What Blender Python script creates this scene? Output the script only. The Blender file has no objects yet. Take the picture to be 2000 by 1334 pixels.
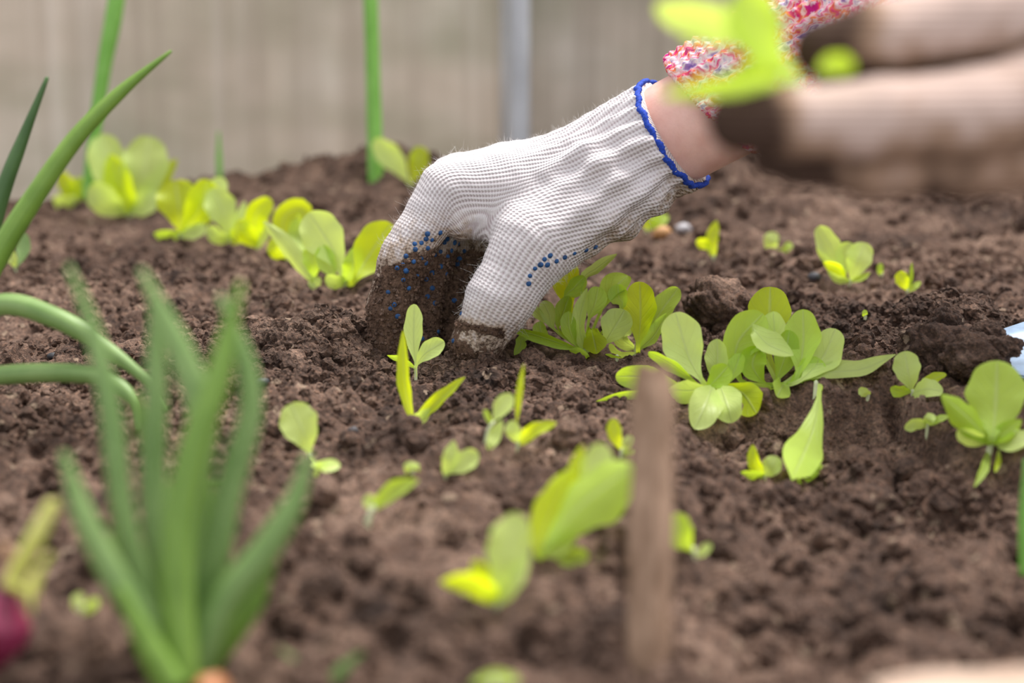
import bpy, bmesh, math, random
import numpy as np
from mathutils import Vector, Matrix

sc = bpy.context.scene
COL = sc.collection
R = math.radians
# ------------------------------------------------------------------ camera
F = 3750.0                      # focal length in pixels of the 2000 x 1334 frame
CH = 0.233                      # camera height above the soil
TH = R(11.74)
CAM = np.array([0, 0, CH])
FWD = np.array([0, math.cos(TH), -math.sin(TH)])
UPV = np.array([0, math.sin(TH), math.cos(TH)])
RGT = np.array([1.0, 0, 0])
cam = bpy.data.cameras.new('camera')
camo = bpy.data.objects.new('camera', cam)
COL.objects.link(camo)
camo.location = CAM
camo.rotation_euler = (R(90) - TH, 0, 0)
cam.sensor_width = 36
cam.lens = F * 36 / 2000
cam.clip_start = 0.01
cam.dof.use_dof = True
cam.dof.focus_distance = 1.075
cam.dof.aperture_fstop = 4.9
sc.camera = camo
# ------------------------------------------------------------------ light
w = bpy.data.worlds.new('world'); sc.world = w; w.use_nodes = True
wn = w.node_tree.nodes; wl = w.node_tree.links
bg = wn['Background']
bg.inputs[0].default_value = (0.95, 0.97, 1.0, 1)
bg.inputs[1].default_value = 0.82
sun = bpy.data.lights.new('sun', 'SUN'); suno = bpy.data.objects.new('sun', sun); COL.objects.link(suno)
sun.energy = 4.6; sun.angle = R(30); sun.color = (1.0, 0.97, 0.93)
_d = Vector((-0.30, -0.34, -1.0)).normalized()
suno.rotation_euler = _d.to_track_quat('-Z', 'Y').to_euler()
sc.view_settings.view_transform = 'Standard'
sc.view_settings.look = 'None'
sc.view_settings.gamma = 1.0
sc.view_settings.exposure = 0.56
sc.view_settings.use_curve_mapping = False

rng = np.random.default_rng(7)
random.seed(7)

def P(px, py, d):
    return CAM + d * (FWD + RGT * ((px - 1000) / F) + UPV * ((667 - py) / F))

# ------------------------------------------------------------------ noise
def _h(i, j, s):
    n = (i.astype(np.int64) * 374761393 + j.astype(np.int64) * 668265263 + s * 974711) & 0x7fffffff
    n = ((n ^ (n >> 13)) * 1274126177) & 0x7fffffff
    n = (n ^ (n >> 16)) & 0x7fffffff
    return (n % 100003) / 100003.0

def perlin(x, y, s=0):
    x = np.asarray(x, float); y = np.asarray(y, float)
    i = np.floor(x); j = np.floor(y); fx = x - i; fy = y - j
    u = fx * fx * fx * (fx * (fx * 6 - 15) + 10); v = fy * fy * fy * (fy * (fy * 6 - 15) + 10)
    def g(a, b):
        t = _h(i + a, j + b, s) * 6.28318530718
        return np.cos(t) * (fx - a) + np.sin(t) * (fy - b)
    return ((g(0, 0) * (1 - u) + g(1, 0) * u) * (1 - v) + (g(0, 1) * (1 - u) + g(1, 1) * u) * v) * 1.5

def lumps(x, y, s=0, keep=0.7):
    """rounded lumps: jittered cell centres of random size"""
    i = np.floor(x); j = np.floor(y); out = np.zeros_like(x)
    for a in (-1, 0, 1):
        for b in (-1, 0, 1):
            ci = i + a; cj = j + b
            r = 0.35 + 0.5 * _h(ci, cj, s + 5)
            on = _h(ci, cj, s + 9) < keep
            dx = x - (ci + _h(ci, cj, s + 1)); dy = y - (cj + _h(ci, cj, s + 2))
            q = 1 - (dx * dx + dy * dy) / (r * r)
            out = np.maximum(out, np.where(on & (q > 0), np.sqrt(np.maximum(q, 0)) * r * 1.2, 0))
    return out

def gauss(x, y, cx, cy, sx, sy, a):
    return a * np.exp(-((x - cx) / sx) ** 2 - ((y - cy) / sy) ** 2)

def flat(px, py, z=0.0):
    r = FWD + RGT * ((px - 1000) / F) + UPV * ((667 - py) / F)
    t = (z - CH) / r[2]
    return CAM + t * r

LX = []
def ledge(x):
    if not LX:
        for a, b in ((1240, 800), (1320, 800), (1500, 786), (1750, 778), (1850, 842), (2000, 885), (2300, 905)):
            q = flat(a, b); LX.append((q[0], q[1]))
    q = np.array(LX); return np.interp(x, q[:, 0], q[:, 1])
FEAT = []     # (x, y, sx, sy, amplitude)
def feat(px, py, sx, sy, a):
    p = flat(px, py); FEAT.append((p[0], p[1], sx, sy, a))
feat(620, 700, 0.040, 0.050, 0.013)       # crumbly ridge beside the hand
feat(480, 690, 0.05, 0.05, 0.006)
feat(850, 730, 0.05, 0.04, -0.006)        # hollow where the fingers dig
feat(1740, 650, 0.060, 0.05, 0.010)       # heap by the trowel
feat(1850, 668, 0.026, 0.03, 0.012)
feat(1930, 930, 0.05, 0.03, -0.012)      # hollow under the ledge
feat(1600, 745, 0.16, 0.03, 0.004)
feat(60, 400, 0.25, 0.10, -0.012)
feat(1380, 1180, 0.04, 0.05, -0.012)
feat(640, 385, 0.15, 0.12, 0.030)         # mound before the wall
feat(760, 380, 0.08, 0.10, 0.010)
feat(1600, 420, 0.30, 0.15, 0.014)
feat(1430, 385, 0.10, 0.12, 0.034)
feat(1900, 400, 0.2, 0.12, 0.008)
feat(480, 400, 0.03, 0.10, -0.012)
feat(150, 1270, 0.02, 0.022, 0.008)
feat(60, 1180, 0.05, 0.06, -0.004)

def H(x, y, fine=True):
    x = np.asarray(x, float); y = np.asarray(y, float)
    z = np.zeros_like(x)
    for cx, cy, sx, sy, a in FEAT:
        z = z + gauss(x, y, cx, cy, sx, sy, a)
    z = z + 0.0060 * perlin(x / 0.15, y / 0.15, 3) + 0.0045 * perlin(x / 0.055, y / 0.055, 4)
    st = np.clip((ledge(x) + 0.006 + 0.008 * perlin(x / 0.03, y / 0.03, 15) - y) / 0.022, 0, 1)
    z = z - 0.022 * st * st * (3 - 2 * st) * np.clip((x - 0.055) / 0.05, 0, 1)
    edge = 1.90 + 0.05 * perlin(x / 0.2, x * 0, 8)
    z = z - 0.17 / (1 + np.exp(-(y - edge) / 0.022))
    if fine:
        m = 0.35 + 0.65 * np.clip(0.5 + 1.1 * perlin(x / 0.13, y / 0.13, 11), 0, 1)
        wx = x + 0.006 * perlin(x / 0.02, y / 0.02, 21); wy = y + 0.006 * perlin(x / 0.02, y / 0.02, 22)
        z = z + m * 0.0080 * lumps(wx / 0.034, wy / 0.034, 30, 0.45)
        z = z + m * 0.0076 * lumps(wx / 0.015, wy / 0.015, 40, 0.55)
        z = z + (0.4 + 0.6 * m) * 0.0046 * lumps(wx / 0.0075, wy / 0.0075, 50, 0.7)
        z = z + 0.0030 * perlin(x / 0.013, y / 0.013, 61) + 0.0016 * perlin(x / 0.006, y / 0.006, 62)
        z = z + 0.0008 * perlin(x / 0.003, y / 0.003, 63) - 0.002
    return z

_T = np.concatenate([np.linspace(0.42, 2.3, 2600)])
def G(px, py, fine=True):
    r = FWD + RGT * ((px - 1000) / F) + UPV * ((667 - py) / F)
    q = CAM[None] + _T[:, None] * r[None]
    below = q[:, 2] < H(q[:, 0], q[:, 1], fine)
    k = int(np.argmax(below)) if below.any() else len(_T) - 1
    return q[k], float(_T[k])

# ------------------------------------------------------------------ materials
def new_mat(name):
    m = bpy.data.materials.new(name); m.use_nodes = True
    nt = m.node_tree
    for n in list(nt.nodes): nt.nodes.remove(n)
    out = nt.nodes.new('ShaderNodeOutputMaterial')
    return m, nt, out
class NT:
    def __init__(s, nt): s.nt = nt
    def n(s, t, **kw):
        o = s.nt.nodes.new(t)
        for k, v in kw.items():
            if k.startswith('i_'):
                key = k[2:]
                key = int(key) if key.isdigit() else key.replace('_', ' ')
                s.set(o.inputs[key], v)
            else: setattr(o, k, v)
        return o
    def set(s, inp, v):
        if hasattr(v, 'is_output') or isinstance(v, bpy.types.NodeSocket): s.nt.links.new(v, inp)
        else: inp.default_value = v
    def ramp(s, fac, stops, interp='LINEAR'):
        o = s.nt.nodes.new('ShaderNodeValToRGB'); o.color_ramp.interpolation = interp
        e = o.color_ramp.elements
        while len(e) > 1: e.remove(e[-1])
        e[0].position = stops[0][0]; e[0].color = (*stops[0][1], 1)
        for p, c in stops[1:]:
            k = e.new(p); k.color = (*c, 1)
        s.set(o.inputs[0], fac); return o.outputs[0]
    def mix(s, f, a, b, t='MIX'):
        o = s.nt.nodes.new('ShaderNodeMix'); o.data_type = 'RGBA'; o.blend_type = t
        s.set(o.inputs[0], f); s.set(o.inputs[6], a if not isinstance(a, tuple) else (*a, 1)[:4]); s.set(o.inputs[7], b if not isinstance(b, tuple) else (*b, 1)[:4])
        return o.outputs[2]
    def math(s, op, a, b=None, c=None, clamp=False):
        o = s.nt.nodes.new('ShaderNodeMath'); o.operation = op; o.use_clamp = clamp
        s.set(o.inputs[0], a)
        if b is not None: s.set(o.inputs[1], b)
        if c is not None: s.set(o.inputs[2], c)
        return o.outputs[0]
    def noise(s, vec, scale, detail=3, rough=0.55, dist=0.0):
        o = s.nt.nodes.new('ShaderNodeTexNoise')
        if vec is not None: s.set(o.inputs['Vector'], vec)
        o.inputs['Scale'].default_value = scale; o.inputs['Detail'].default_value = detail
        o.inputs['Roughness'].default_value = rough; o.inputs['Distortion'].default_value = dist
        return o.outputs['Fac']
    def bump(s, h, strength, dist, normal=None):
        o = s.nt.nodes.new('ShaderNodeBump'); s.set(o.inputs['Height'], h)
        o.inputs['Strength'].default_value = strength; o.inputs['Distance'].default_value = dist
        if normal is not None: s.set(o.inputs['Normal'], normal)
        return o.outputs[0]
    def geo(s): return s.nt.nodes.new('ShaderNodeNewGeometry').outputs['Position']
    def obj(s): return s.nt.nodes.new('ShaderNodeTexCoord').outputs['Object']
    def attr(s, name, out='Fac'):
        o = s.nt.nodes.new('ShaderNodeAttribute'); o.attribute_name = name; return o.outputs[out]
    def mapping(s, vec, scale):
        o = s.nt.nodes.new('ShaderNodeMapping'); s.set(o.inputs[0], vec); o.inputs['Scale'].default_value = scale
        return o.outputs[0]
    def bsdf(s, col, rough=0.6, normal=None, spec=0.4, **kw):
        o = s.nt.nodes.new('ShaderNodeBsdfPrincipled')
        s.set(o.inputs['Base Color'], (*col, 1) if isinstance(col, tuple) and len(col) == 3 else col)
        s.set(o.inputs['Roughness'], rough); o.inputs['Specular IOR Level'].default_value = spec
        if normal is not None: s.set(o.inputs['Normal'], normal)
        for k, v in kw.items(): s.set(o.inputs[k.replace('_', ' ')], v)
        return o.outputs[0]

def mat_soil(name, tint=1.0):
    m, nt, out = new_mat(name); t = NT(nt); p = t.geo()
    big = t.noise(p, 9, 3, 0.6); mid = t.noise(p, 70, 4, 0.65); fin = t.noise(p, 520, 4, 0.7)
    a = t.math('ADD', t.math('MULTIPLY', big, 0.45), t.math('MULTIPLY', mid, 0.55))
    c = t.ramp(a, [(0.36, (0.042 * tint, 0.025 * tint, 0.019 * tint)), (0.50, (0.122 * tint, 0.074 * tint, 0.054 * tint)), (0.66, (0.28 * tint, 0.185 * tint, 0.139 * tint))])
    sp = t.ramp(fin, [(0.30, (0.35, 0.35, 0.36)), (0.5, (1, 1, 1)), (0.70, (1.9, 1.75, 1.6))])
    c = t.mix(1.0, c, sp, 'MULTIPLY')
    v = t.n('ShaderNodeTexVoronoi', i_Vector=p, i_Scale=230.0)
    rare = t.math('GREATER_THAN', t.n('ShaderNodeSeparateColor', i_0=v.outputs['Color']).outputs[0], 0.985)
    c = t.mix(t.math('MULTIPLY', rare, 0.55), c, (0.42, 0.31, 0.22))
    hgt = t.math('ADD', t.math('MULTIPLY', t.noise(p, 300, 5, 0.7), 1.0), t.math('MULTIPLY', t.noise(p, 900, 3, 0.7), 0.5))
    nor = t.bump(hgt, 1.0, 0.0030)
    s = t.bsdf(c, 0.92, nor, 0.25)
    nt.links.new(s, out.inputs[0]); return m

def mat_leaf(name, dif, tra, tw=0.45, rough=0.42):
    m, nt, out = new_mat(name); t = NT(nt)
    uv = t.n('ShaderNodeTexCoord').outputs['UV']
    sx = t.n('ShaderNodeSeparateXYZ', i_0=uv)
    q = t.math('ABSOLUTE', t.math('SUBTRACT', sx.outputs[0], 0.5))
    rib = t.math('SUBTRACT', 1.0, t.math('DIVIDE', q, 0.055), clamp=True)
    vein = t.math('ABSOLUTE', t.math('SINE', t.math('MULTIPLY', t.math('SUBTRACT', sx.outputs[1], t.math('MULTIPLY', q, 0.55)), 26.0)))
    vein = t.math('POWER', t.math('SUBTRACT', 1.0, vein), 6.0)
    rnd = t.n('ShaderNodeObjectInfo').outputs['Random']
    mot = t.noise(t.geo(), 55, 3)
    low = t.math('SUBTRACT', 1.0, t.math('MULTIPLY', sx.outputs[1], 2.6), clamp=True)
    k = t.math('ADD', t.math('MULTIPLY', rnd, 0.35), t.math('MULTIPLY', mot, 0.45))
    k = t.math('ADD', k, 0.58)
    d = t.mix(1.0, (*dif, 1), t.n('ShaderNodeCombineColor', i_0=k, i_1=k, i_2=k).outputs[0], 'MULTIPLY')
    pale = (0.66, 0.76, 0.34)
    f = t.math('ADD', t.math('MULTIPLY', rib, 0.45), t.math('MULTIPLY', vein, 0.10))
    f = t.math('ADD', f, t.math('MULTIPLY', low, 0.30), clamp=True)
    d = t.mix(f, d, pale)
    tr = t.mix(t.math('MULTIPLY', f, 0.6), (*tra, 1), (0.5, 0.62, 0.2))
    hg = t.math('ADD', t.math('MULTIPLY', rib, -0.7), t.math('ADD', t.math('MULTIPLY', vein, -0.25), t.math('MULTIPLY', t.noise(t.geo(), 160, 3), 0.6)))
    nor = t.bump(hg, 0.5, 0.0010)
    a = t.bsdf(d, rough, nor, 0.45)
    b = t.n('ShaderNodeBsdfTranslucent'); t.set(b.inputs[0], tr); t.set(b.inputs[1], nor)
    mx = t.n('ShaderNodeMixShader', i_0=tw); nt.links.new(a, mx.inputs[1]); nt.links.new(b.outputs[0], mx.inputs[2])
    nt.links.new(mx.outputs[0], out.inputs[0]); return m

def mat_plain(name, col, rough=0.6, nscale=60, var=0.35, bump=0.3, bdist=0.001, stretch=(1, 1, 1), spec=0.4, col2=None, **kw):
    m, nt, out = new_mat(name); t = NT(nt)
    p = t.mapping(t.geo(), stretch)
    n = t.noise(p, nscale, 4, 0.6)
    c2 = col2 or tuple(c * (1 - var) for c in col)
    c = t.ramp(n, [(0.32, c2), (0.66, tuple(min(1, c * (1 + var * 0.5)) for c in col))])
    nor = t.bump(n, bump, bdist)
    nt.links.new(t.bsdf(c, rough, nor, spec, **kw), out.inputs[0]); return m

M = {}
M['soil'] = mat_soil('soil', 1.0)
M['soil_dark'] = mat_soil('soil_moist', 0.72)
M['leaf'] = mat_leaf('leaf_green', (0.50, 0.68, 0.11), (0.66, 0.88, 0.03), 0.50)
M['leaf_pale'] = mat_leaf('leaf_pale', (0.66, 0.80, 0.25), (0.72, 0.88, 0.12), 0.45)
M['leaf_yellow'] = mat_leaf('leaf_yellow', (0.58, 0.74, 0.03), (0.86, 0.97, 0.01), 0.58)
M['leaf_deep'] = mat_leaf('leaf_deep', (0.40, 0.58, 0.05), (0.60, 0.82, 0.02), 0.50)
M['stem'] = mat_plain('pale_stem', (0.62, 0.66, 0.42), 0.45, 90, 0.25)

def mat_onion(name, c1, c2, tw=0.2):
    m, nt, out = new_mat(name); t = NT(nt)
    uv = t.n('ShaderNodeTexCoord').outputs['UV']
    st = t.noise(t.mapping(uv, (60, 3, 1)), 1.0, 2)
    big = t.noise(t.geo(), 45, 3)
    c = t.ramp(t.math('ADD', t.math('MULTIPLY', st, 0.5), t.math('MULTIPLY', big, 0.5)), [(0.36, c1), (0.64, c2)])
    a = t.bsdf(c, 0.42, t.bump(st, 0.2, 0.0006), 0.5)
    b = t.n('ShaderNodeBsdfTranslucent'); t.set(b.inputs[0], c)
    mx = t.n('ShaderNodeMixShader', i_0=tw); nt.links.new(a, mx.inputs[1]); nt.links.new(b.outputs[0], mx.inputs[2])
    nt.links.new(mx.outputs[0], out.inputs[0]); return m
M['onion'] = mat_onion('onion_leaf', (0.13, 0.25, 0.028), (0.25, 0.41, 0.065))
M['onion_far'] = mat_onion('onion_leaf_far', (0.16, 0.42, 0.04), (0.26, 0.55, 0.10))
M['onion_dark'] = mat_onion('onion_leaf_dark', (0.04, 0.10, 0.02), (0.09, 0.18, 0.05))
M['onion_dusty'] = mat_onion('onion_leaf_dusty', (0.15, 0.27, 0.065), (0.30, 0.44, 0.15))
M['sheath'] = mat_onion('onion_sheath', (0.36, 0.50, 0.03), (0.55, 0.64, 0.14))
M['sprout'] = mat_onion('onion_sprout', (0.60, 0.60, 0.10), (0.78, 0.75, 0.28))
M['onion_skin'] = mat_plain('onion_skin', (0.42, 0.17, 0.07), 0.5, 80, 0.4)
M['red_onion'] = mat_plain('red_onion', (0.24, 0.025, 0.07), 0.3, 60, 0.5, stretch=(3, 3, 0.6))
M['tan_skin'] = mat_plain('dry_skin', (0.46, 0.27, 0.16), 0.6, 70, 0.4)

# ------------------------------------------------------------------ mesh helpers
def mesh_obj(name, v, f, mat=None, parent=None, smooth=True, uv=None):
    me = bpy.data.meshes.new(name)
    v = np.asarray(v, np.float32)
    if isinstance(f, np.ndarray) and f.ndim == 2:
        me.vertices.add(len(v)); me.vertices.foreach_set('co', v.ravel())
        n, k = f.shape
        me.loops.add(n * k); me.loops.foreach_set('vertex_index', f.astype(np.int32).ravel())
        me.polygons.add(n); me.polygons.foreach_set('loop_start', np.arange(0, n * k, k, dtype=np.int32))
        me.polygons.foreach_set('loop_total', np.full(n, k, np.int32))
        me.update(calc_edges=True); me.validate()
    else:
        me.from_pydata([tuple(map(float, q)) for q in v], [], [tuple(int(i) for i in q) for q in f])
    if uv is not None:
        l = me.uv_layers.new(name='UVMap')
        idx = np.empty(len(me.loops), np.int32); me.loops.foreach_get('vertex_index', idx)
        l.data.foreach_set('uv', np.asarray(uv, np.float32)[idx].ravel())
    if smooth: me.polygons.foreach_set('use_smooth', np.ones(len(me.polygons), bool))
    if mat is not None: me.materials.append(mat if not isinstance(mat, str) else M[mat])
    o = bpy.data.objects.new(name, me); COL.objects.link(o)
    if parent is not None: put_under(o, parent)
    return o
def put_under(o, parent):
    o.parent = parent
    o.matrix_parent_inverse = Matrix.Translation(-ROOTS.get(parent.name, Vector((0, 0, 0))))
ROOTS = {}
def tag(o, label, cat=None, group=None, kind=None):
    o['label'] = label
    if cat: o['category'] = cat
    if group: o['group'] = group
    if kind: o['kind'] = kind
    return o
def empty(name, loc, label=None, cat=None, group=None):
    o = bpy.data.objects.new(name, None); COL.objects.link(o)
    o.location = Vector([float(a) for a in loc]); o.empty_display_size = 0.01
    ROOTS[o.name] = o.location.copy()
    if label: tag(o, label, cat, group)
    return o

def spline(pts, n):
    """Catmull-Rom through pts, resampled evenly by arc length"""
    p = np.asarray(pts, float)
    if len(p) == 2: p = np.array([p[0], (p[0] + p[1]) / 2, p[1]])
    e = np.vstack([2 * p[0] - p[1], p, 2 * p[-1] - p[-2]])
    out = []
    for i in range(1, len(e) - 2):
        t = np.linspace(0, 1, 24, endpoint=False)[:, None]
        a, b, c, d = e[i - 1], e[i], e[i + 1], e[i + 2]
        out.append(0.5 * (2 * b + (c - a) * t + (2 * a - 5 * b + 4 * c - d) * t * t + (3 * b - a - 3 * c + d) * t ** 3))
    out.append(p[-1:]); q = np.vstack(out)
    s = np.concatenate([[0], np.cumsum(np.linalg.norm(np.diff(q, axis=0), axis=1))])
    u = np.linspace(0, s[-1], n)
    return np.stack([np.interp(u, s, q[:, k]) for k in range(3)], 1)

def frames(c, ref):
    tg = np.gradient(c, axis=0); tg /= np.linalg.norm(tg, axis=1)[:, None] + 1e-12
    a = np.cross(tg, ref); a /= np.linalg.norm(a, axis=1)[:, None] + 1e-9
    for i in range(1, len(a)):
        if np.dot(a[i], a[i - 1]) < 0: a[i] = -a[i]
    b = np.cross(a, tg); return tg, a, b

def tube(name, pts, rad, mat, parent=None, n=40, m=12, flat_=1.0, wob=0.0, seed=0):
    """closed tapering tube; rad = list of radii spread evenly along it"""
    c = spline(pts, n)
    r = np.interp(np.linspace(0, 1, n), np.linspace(0, 1, len(rad)), rad)
    tg, a, b = frames(c, FWD + np.array([0.05, 0.02, 0.3]))
    an = np.arange(m) / m * 2 * math.pi
    rr = r[:, None] * (1 + wob * perlin(np.repeat(np.linspace(0, 6, n)[:, None], m, 1), np.repeat((an * 1.2)[None], n, 0), seed))
    v = c[:, None] + a[:, None] * (np.cos(an) * 1.0)[None, :, None] * rr[..., None] + b[:, None] * (np.sin(an) * flat_)[None, :, None] * rr[..., None]
    v = v.reshape(-1, 3)
    f = []
    for i in range(n - 1):
        for j in range(m):
            f.append((i * m + j, i * m + (j + 1) % m, (i + 1) * m + (j + 1) % m, (i + 1) * m + j))
    uv = np.stack([np.repeat((np.arange(m) / m)[None], n, 0).ravel(), np.repeat(np.linspace(0, 1, n)[:, None], m, 1).ravel()], 1)
    v = np.vstack([v, c[:1], c[-1:] + tg[-1:] * r[-1] * 0.8]); uv = np.vstack([uv, [[0.5, 0]], [[0.5, 1]]])
    for j in range(m):
        f.append((n * m, (j + 1) % m, j)); f.append((n * m + 1, (n - 1) * m + j, (n - 1) * m + (j + 1) % m))
    return mesh_obj(name, v, f, mat, parent, True, uv)

def leaf_mesh(name, c3, width, shape, face, cup, pet, mat, parent, ruffle=0.05, seed=0, nl=22, nw=9):
    t = 1 - (1 - np.linspace(0, 1, nl)) ** 1.5
    cf = spline(c3, 90); c = np.stack([np.interp(t, np.linspace(0, 1, 90), cf[:, k]) for k in range(3)], 1)
    view = (c.mean(0) - CAM); view /= np.linalg.norm(view)
    tg, a, b = frames(c, view)               # a lies across the view, b along it
    fa = R(face); lat = a * math.cos(fa) + b * math.sin(fa); nor = np.cross(tg, lat)
    s = np.clip((t - pet) / max(1e-3, 1 - pet), 0, 1)
    if shape == 'oval': wd = np.sqrt(np.maximum(0, 1 - (2 * s - 1) ** 2)) * np.clip(0.75 + 0.3 * s, 0, 1)
    elif shape == 'drop': wd = np.sin(np.pi * np.clip(s ** 1.4, 0, 1)) ** 1.15
    elif shape == 'lance': wd = np.sin(np.pi * np.clip(s * 0.97 + 0.03, 0, 1)) ** 0.75
    else:
        c0 = 0.60; up = np.clip(s / c0, 0, 1)
        wd = np.where(s < c0, up ** 1.25 * (1.0 - 0.25 * up ** 3) / 0.75, np.sqrt(np.maximum(0, 1 - ((s - c0) / (1 - c0)) ** 2)))
        wd = np.minimum(wd, 1.0)
    wd = np.maximum(wd, 0.11 * (1 - s) + 0.015)
    wd = wd * width * 0.5
    q = np.linspace(-1, 1, nw)
    rs = np.random.default_rng(seed); ph = rs.uniform(0, 6.28, 3)
    v = np.zeros((nl, nw, 3))
    for j in range(nw):
        off = cup * wd * q[j] ** 2 + ruffle * width * abs(q[j]) ** 2.5 * (np.sin(t * 9 + ph[0] + (2.1 if q[j] > 0 else 0)) + 0.6 * np.sin(t * 19 + ph[1] + (1 if q[j] > 0 else 0))) * (wd / (width * 0.5 + 1e-9))
        ed = 1 + 0.05 * np.sin(t * 23 + ph[2] + q[j] * 2) * abs(q[j])
        v[:, j] = c + lat * (wd * q[j] * ed)[:, None] + nor * off[:, None]
    f = [(i * nw + j, i * nw + j + 1, (i + 1) * nw + j + 1, (i + 1) * nw + j) for i in range(nl - 1) for j in range(nw - 1)]
    uv = np.stack([np.repeat((q * 0.5 + 0.5)[None], nl, 0).ravel(), np.repeat(t[:, None], nw, 1).ravel()], 1)
    return mesh_obj(name, v.reshape(-1, 3), f, mat, parent, True, uv)

# ------------------------------------------------------------------ setting: bed, floor, wall
NX, NY = 800, 960
ys = np.exp(np.linspace(math.log(0.40), math.log(2.02), NY))
xs = np.linspace(-1, 1, NX)
YY = np.repeat(ys[:, None], NX, 1); XX = xs[None] * (0.20 + 0.40 * YY)
ZZ = H(XX, YY)
vv = np.stack([XX, YY, ZZ], -1).reshape(-1, 3)
ii = (np.arange(NY - 1)[:, None] * NX + np.arange(NX - 1)[None]).ravel()
ff = np.stack([ii, ii + 1, ii + NX + 1, ii + NX], 1)
bed = mesh_obj('garden_soil', vv, ff, 'soil', None, True)
tag(bed, 'brown crumbly garden soil of the greenhouse bed', None, None, 'structure')
fl = mesh_obj('floor', [(-3, 0.2, -0.14), (3, 0.2, -0.14), (3, 5, -0.14), (-3, 5, -0.14)], [(0, 1, 2, 3)], 'soil_dark')
tag(fl, 'dark trodden earth under and behind the bed', None, None, 'structure')

def mat_sheet():
    m, nt, out = new_mat('polycarbonate'); t = NT(nt); p = t.geo()
    low = t.noise(t.mapping(p, (1.0, 1.0, 1.0)), 5.0, 3, 0.5)
    strk = t.noise(t.mapping(p, (26, 1, 0.8)), 1.0, 3, 0.6)
    fine = t.noise(t.mapping(p, (75, 1, 1.2)), 1.0, 2, 0.5)
    z = t.n('ShaderNodeSeparateXYZ', i_0=p).outputs[2]
    c = t.ramp(low, [(0.34, (0.58, 0.52, 0.45)), (0.5, (0.69, 0.625, 0.555)), (0.66, (0.76, 0.71, 0.655))])
    alg = t.math('MULTIPLY', t.ramp(t.noise(t.mapping(p, (2.2, 1, 5)), 1.6, 3), [(0.44, (0, 0, 0)), (0.70, (1, 1, 1))]), 0.60)
    c = t.mix(alg, c, (0.40, 0.40, 0.30))
    c = t.mix(t.math('MULTIPLY', t.ramp(strk, [(0.55, (0, 0, 0)), (0.68, (1, 1, 1))]), 0.45), c, (0.80, 0.76, 0.72))
    c = t.mix(t.math('MULTIPLY', t.ramp(strk, [(0.30, (1, 1, 1)), (0.44, (0, 0, 0))]), 0.35), c, (0.36, 0.30, 0.24))
    c = t.mix(t.math('MULTIPLY', t.ramp(fine, [(0.42, (0, 0, 0)), (0.6, (1, 1, 1))]), 0.40), c, (0.52, 0.46, 0.40))
    a = t.bsdf(c, 0.35, None, 0.35)
    b = t.n('ShaderNodeBsdfTranslucent'); t.set(b.inputs[0], c)
    mx = t.n('ShaderNodeMixShader', i_0=0.62); nt.links.new(a, mx.inputs[1]); nt.links.new(b.outputs[0], mx.inputs[2])
    nt.links.new(mx.outputs[0], out.inputs[0]); return m
M['sheet'] = mat_sheet()
M['zinc'] = mat_plain('galvanised_steel', (0.60, 0.61, 0.64), 0.45, 30, 0.25, 0.1, 0.001, (1, 1, 0.3), 0.5, None, Metallic=0.35)
M['rail'] = mat_plain('weathered_timber', (0.33, 0.24, 0.17), 0.8, 30, 0.4, 0.4, 0.002, (0.3, 3, 3))

WY = 2.25
wall = empty('wall_back', (0, WY, -0.14)); tag(wall, 'translucent fluted greenhouse wall behind the bed', None, None, 'structure')
def panel(x0, x1, z0, z1):
    pitch = 0.0072; n = int((x1 - x0) / pitch); k = 5
    v = []; f = []
    xsq = np.linspace(x0, x1, n * k + 1)
    ph = np.abs(np.sin(np.pi * (xsq - x0) / pitch))
    front = WY - 0.0011 * ph
    for z in (z0, z1):
        for x, y in zip(xsq, front): v.append((x, y, z))
    L = len(xsq)
    for i in range(L - 1): f.append((i, i + 1, L + i + 1, L + i))
    b = len(v)
    v += [(x0, WY + 0.006, z0), (x1, WY + 0.006, z0), (x1, WY + 0.006, z1), (x0, WY + 0.006, z1)]
    f += [(b + 1, b, b + 3, b + 2), (0, L, b + 3, b), (L - 1, b + 1, b + 2, 2 * L - 1)]
    return mesh_obj('polycarbonate_panel', v, f, 'sheet', wall, True)
px_ = P(1008, 100, 2.25)[0]
panel(-1.9, px_, -0.14, 1.3); panel(px_ + 0.002, 1.9, -0.14, 1.3)
def box_pts(x0, x1, y0, y1, z0, z1):
    return [(x0, y0, z0), (x1, y0, z0), (x1, y1, z0), (x0, y1, z0), (x0, y0, z1), (x1, y0, z1), (x1, y1, z1), (x0, y1, z1)], \
           [(0, 3, 2, 1), (4, 5, 6, 7), (0, 1, 5, 4), (1, 2, 6, 5), (2, 3, 7, 6), (3, 0, 4, 7)]
def bevel_box(name, x0, x1, y0, y1, z0, z1, mat, parent=None, r=0.002):
    v, f = box_pts(x0, x1, y0, y1, z0, z1)
    bm = bmesh.new(); vs = [bm.verts.new(q) for q in v]
    for q in f: bm.faces.new([vs[i] for i in q])
    bmesh.ops.bevel(bm, geom=bm.edges[:], offset=r, segments=2, affect='EDGES', profile=0.6)
    me = bpy.data.meshes.new(name); bm.to_mesh(me); bm.free(); me.materials.append(M[mat])
    me.polygons.foreach_set('use_smooth', np.ones(len(me.polygons), bool))
    o = bpy.data.objects.new(name, me); COL.objects.link(o)
    if parent: put_under(o, parent)
    return o
post = empty('greenhouse_post', (px_, WY - 0.02, -0.14), 'grey galvanised steel post standing against the fluted greenhouse wall', 'post')
pl_, pr_ = P(978, 100, 2.22)[0], P(1034, 100, 2.22)[0]
pmid = pl_ + (pr_ - pl_) * 0.36
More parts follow.
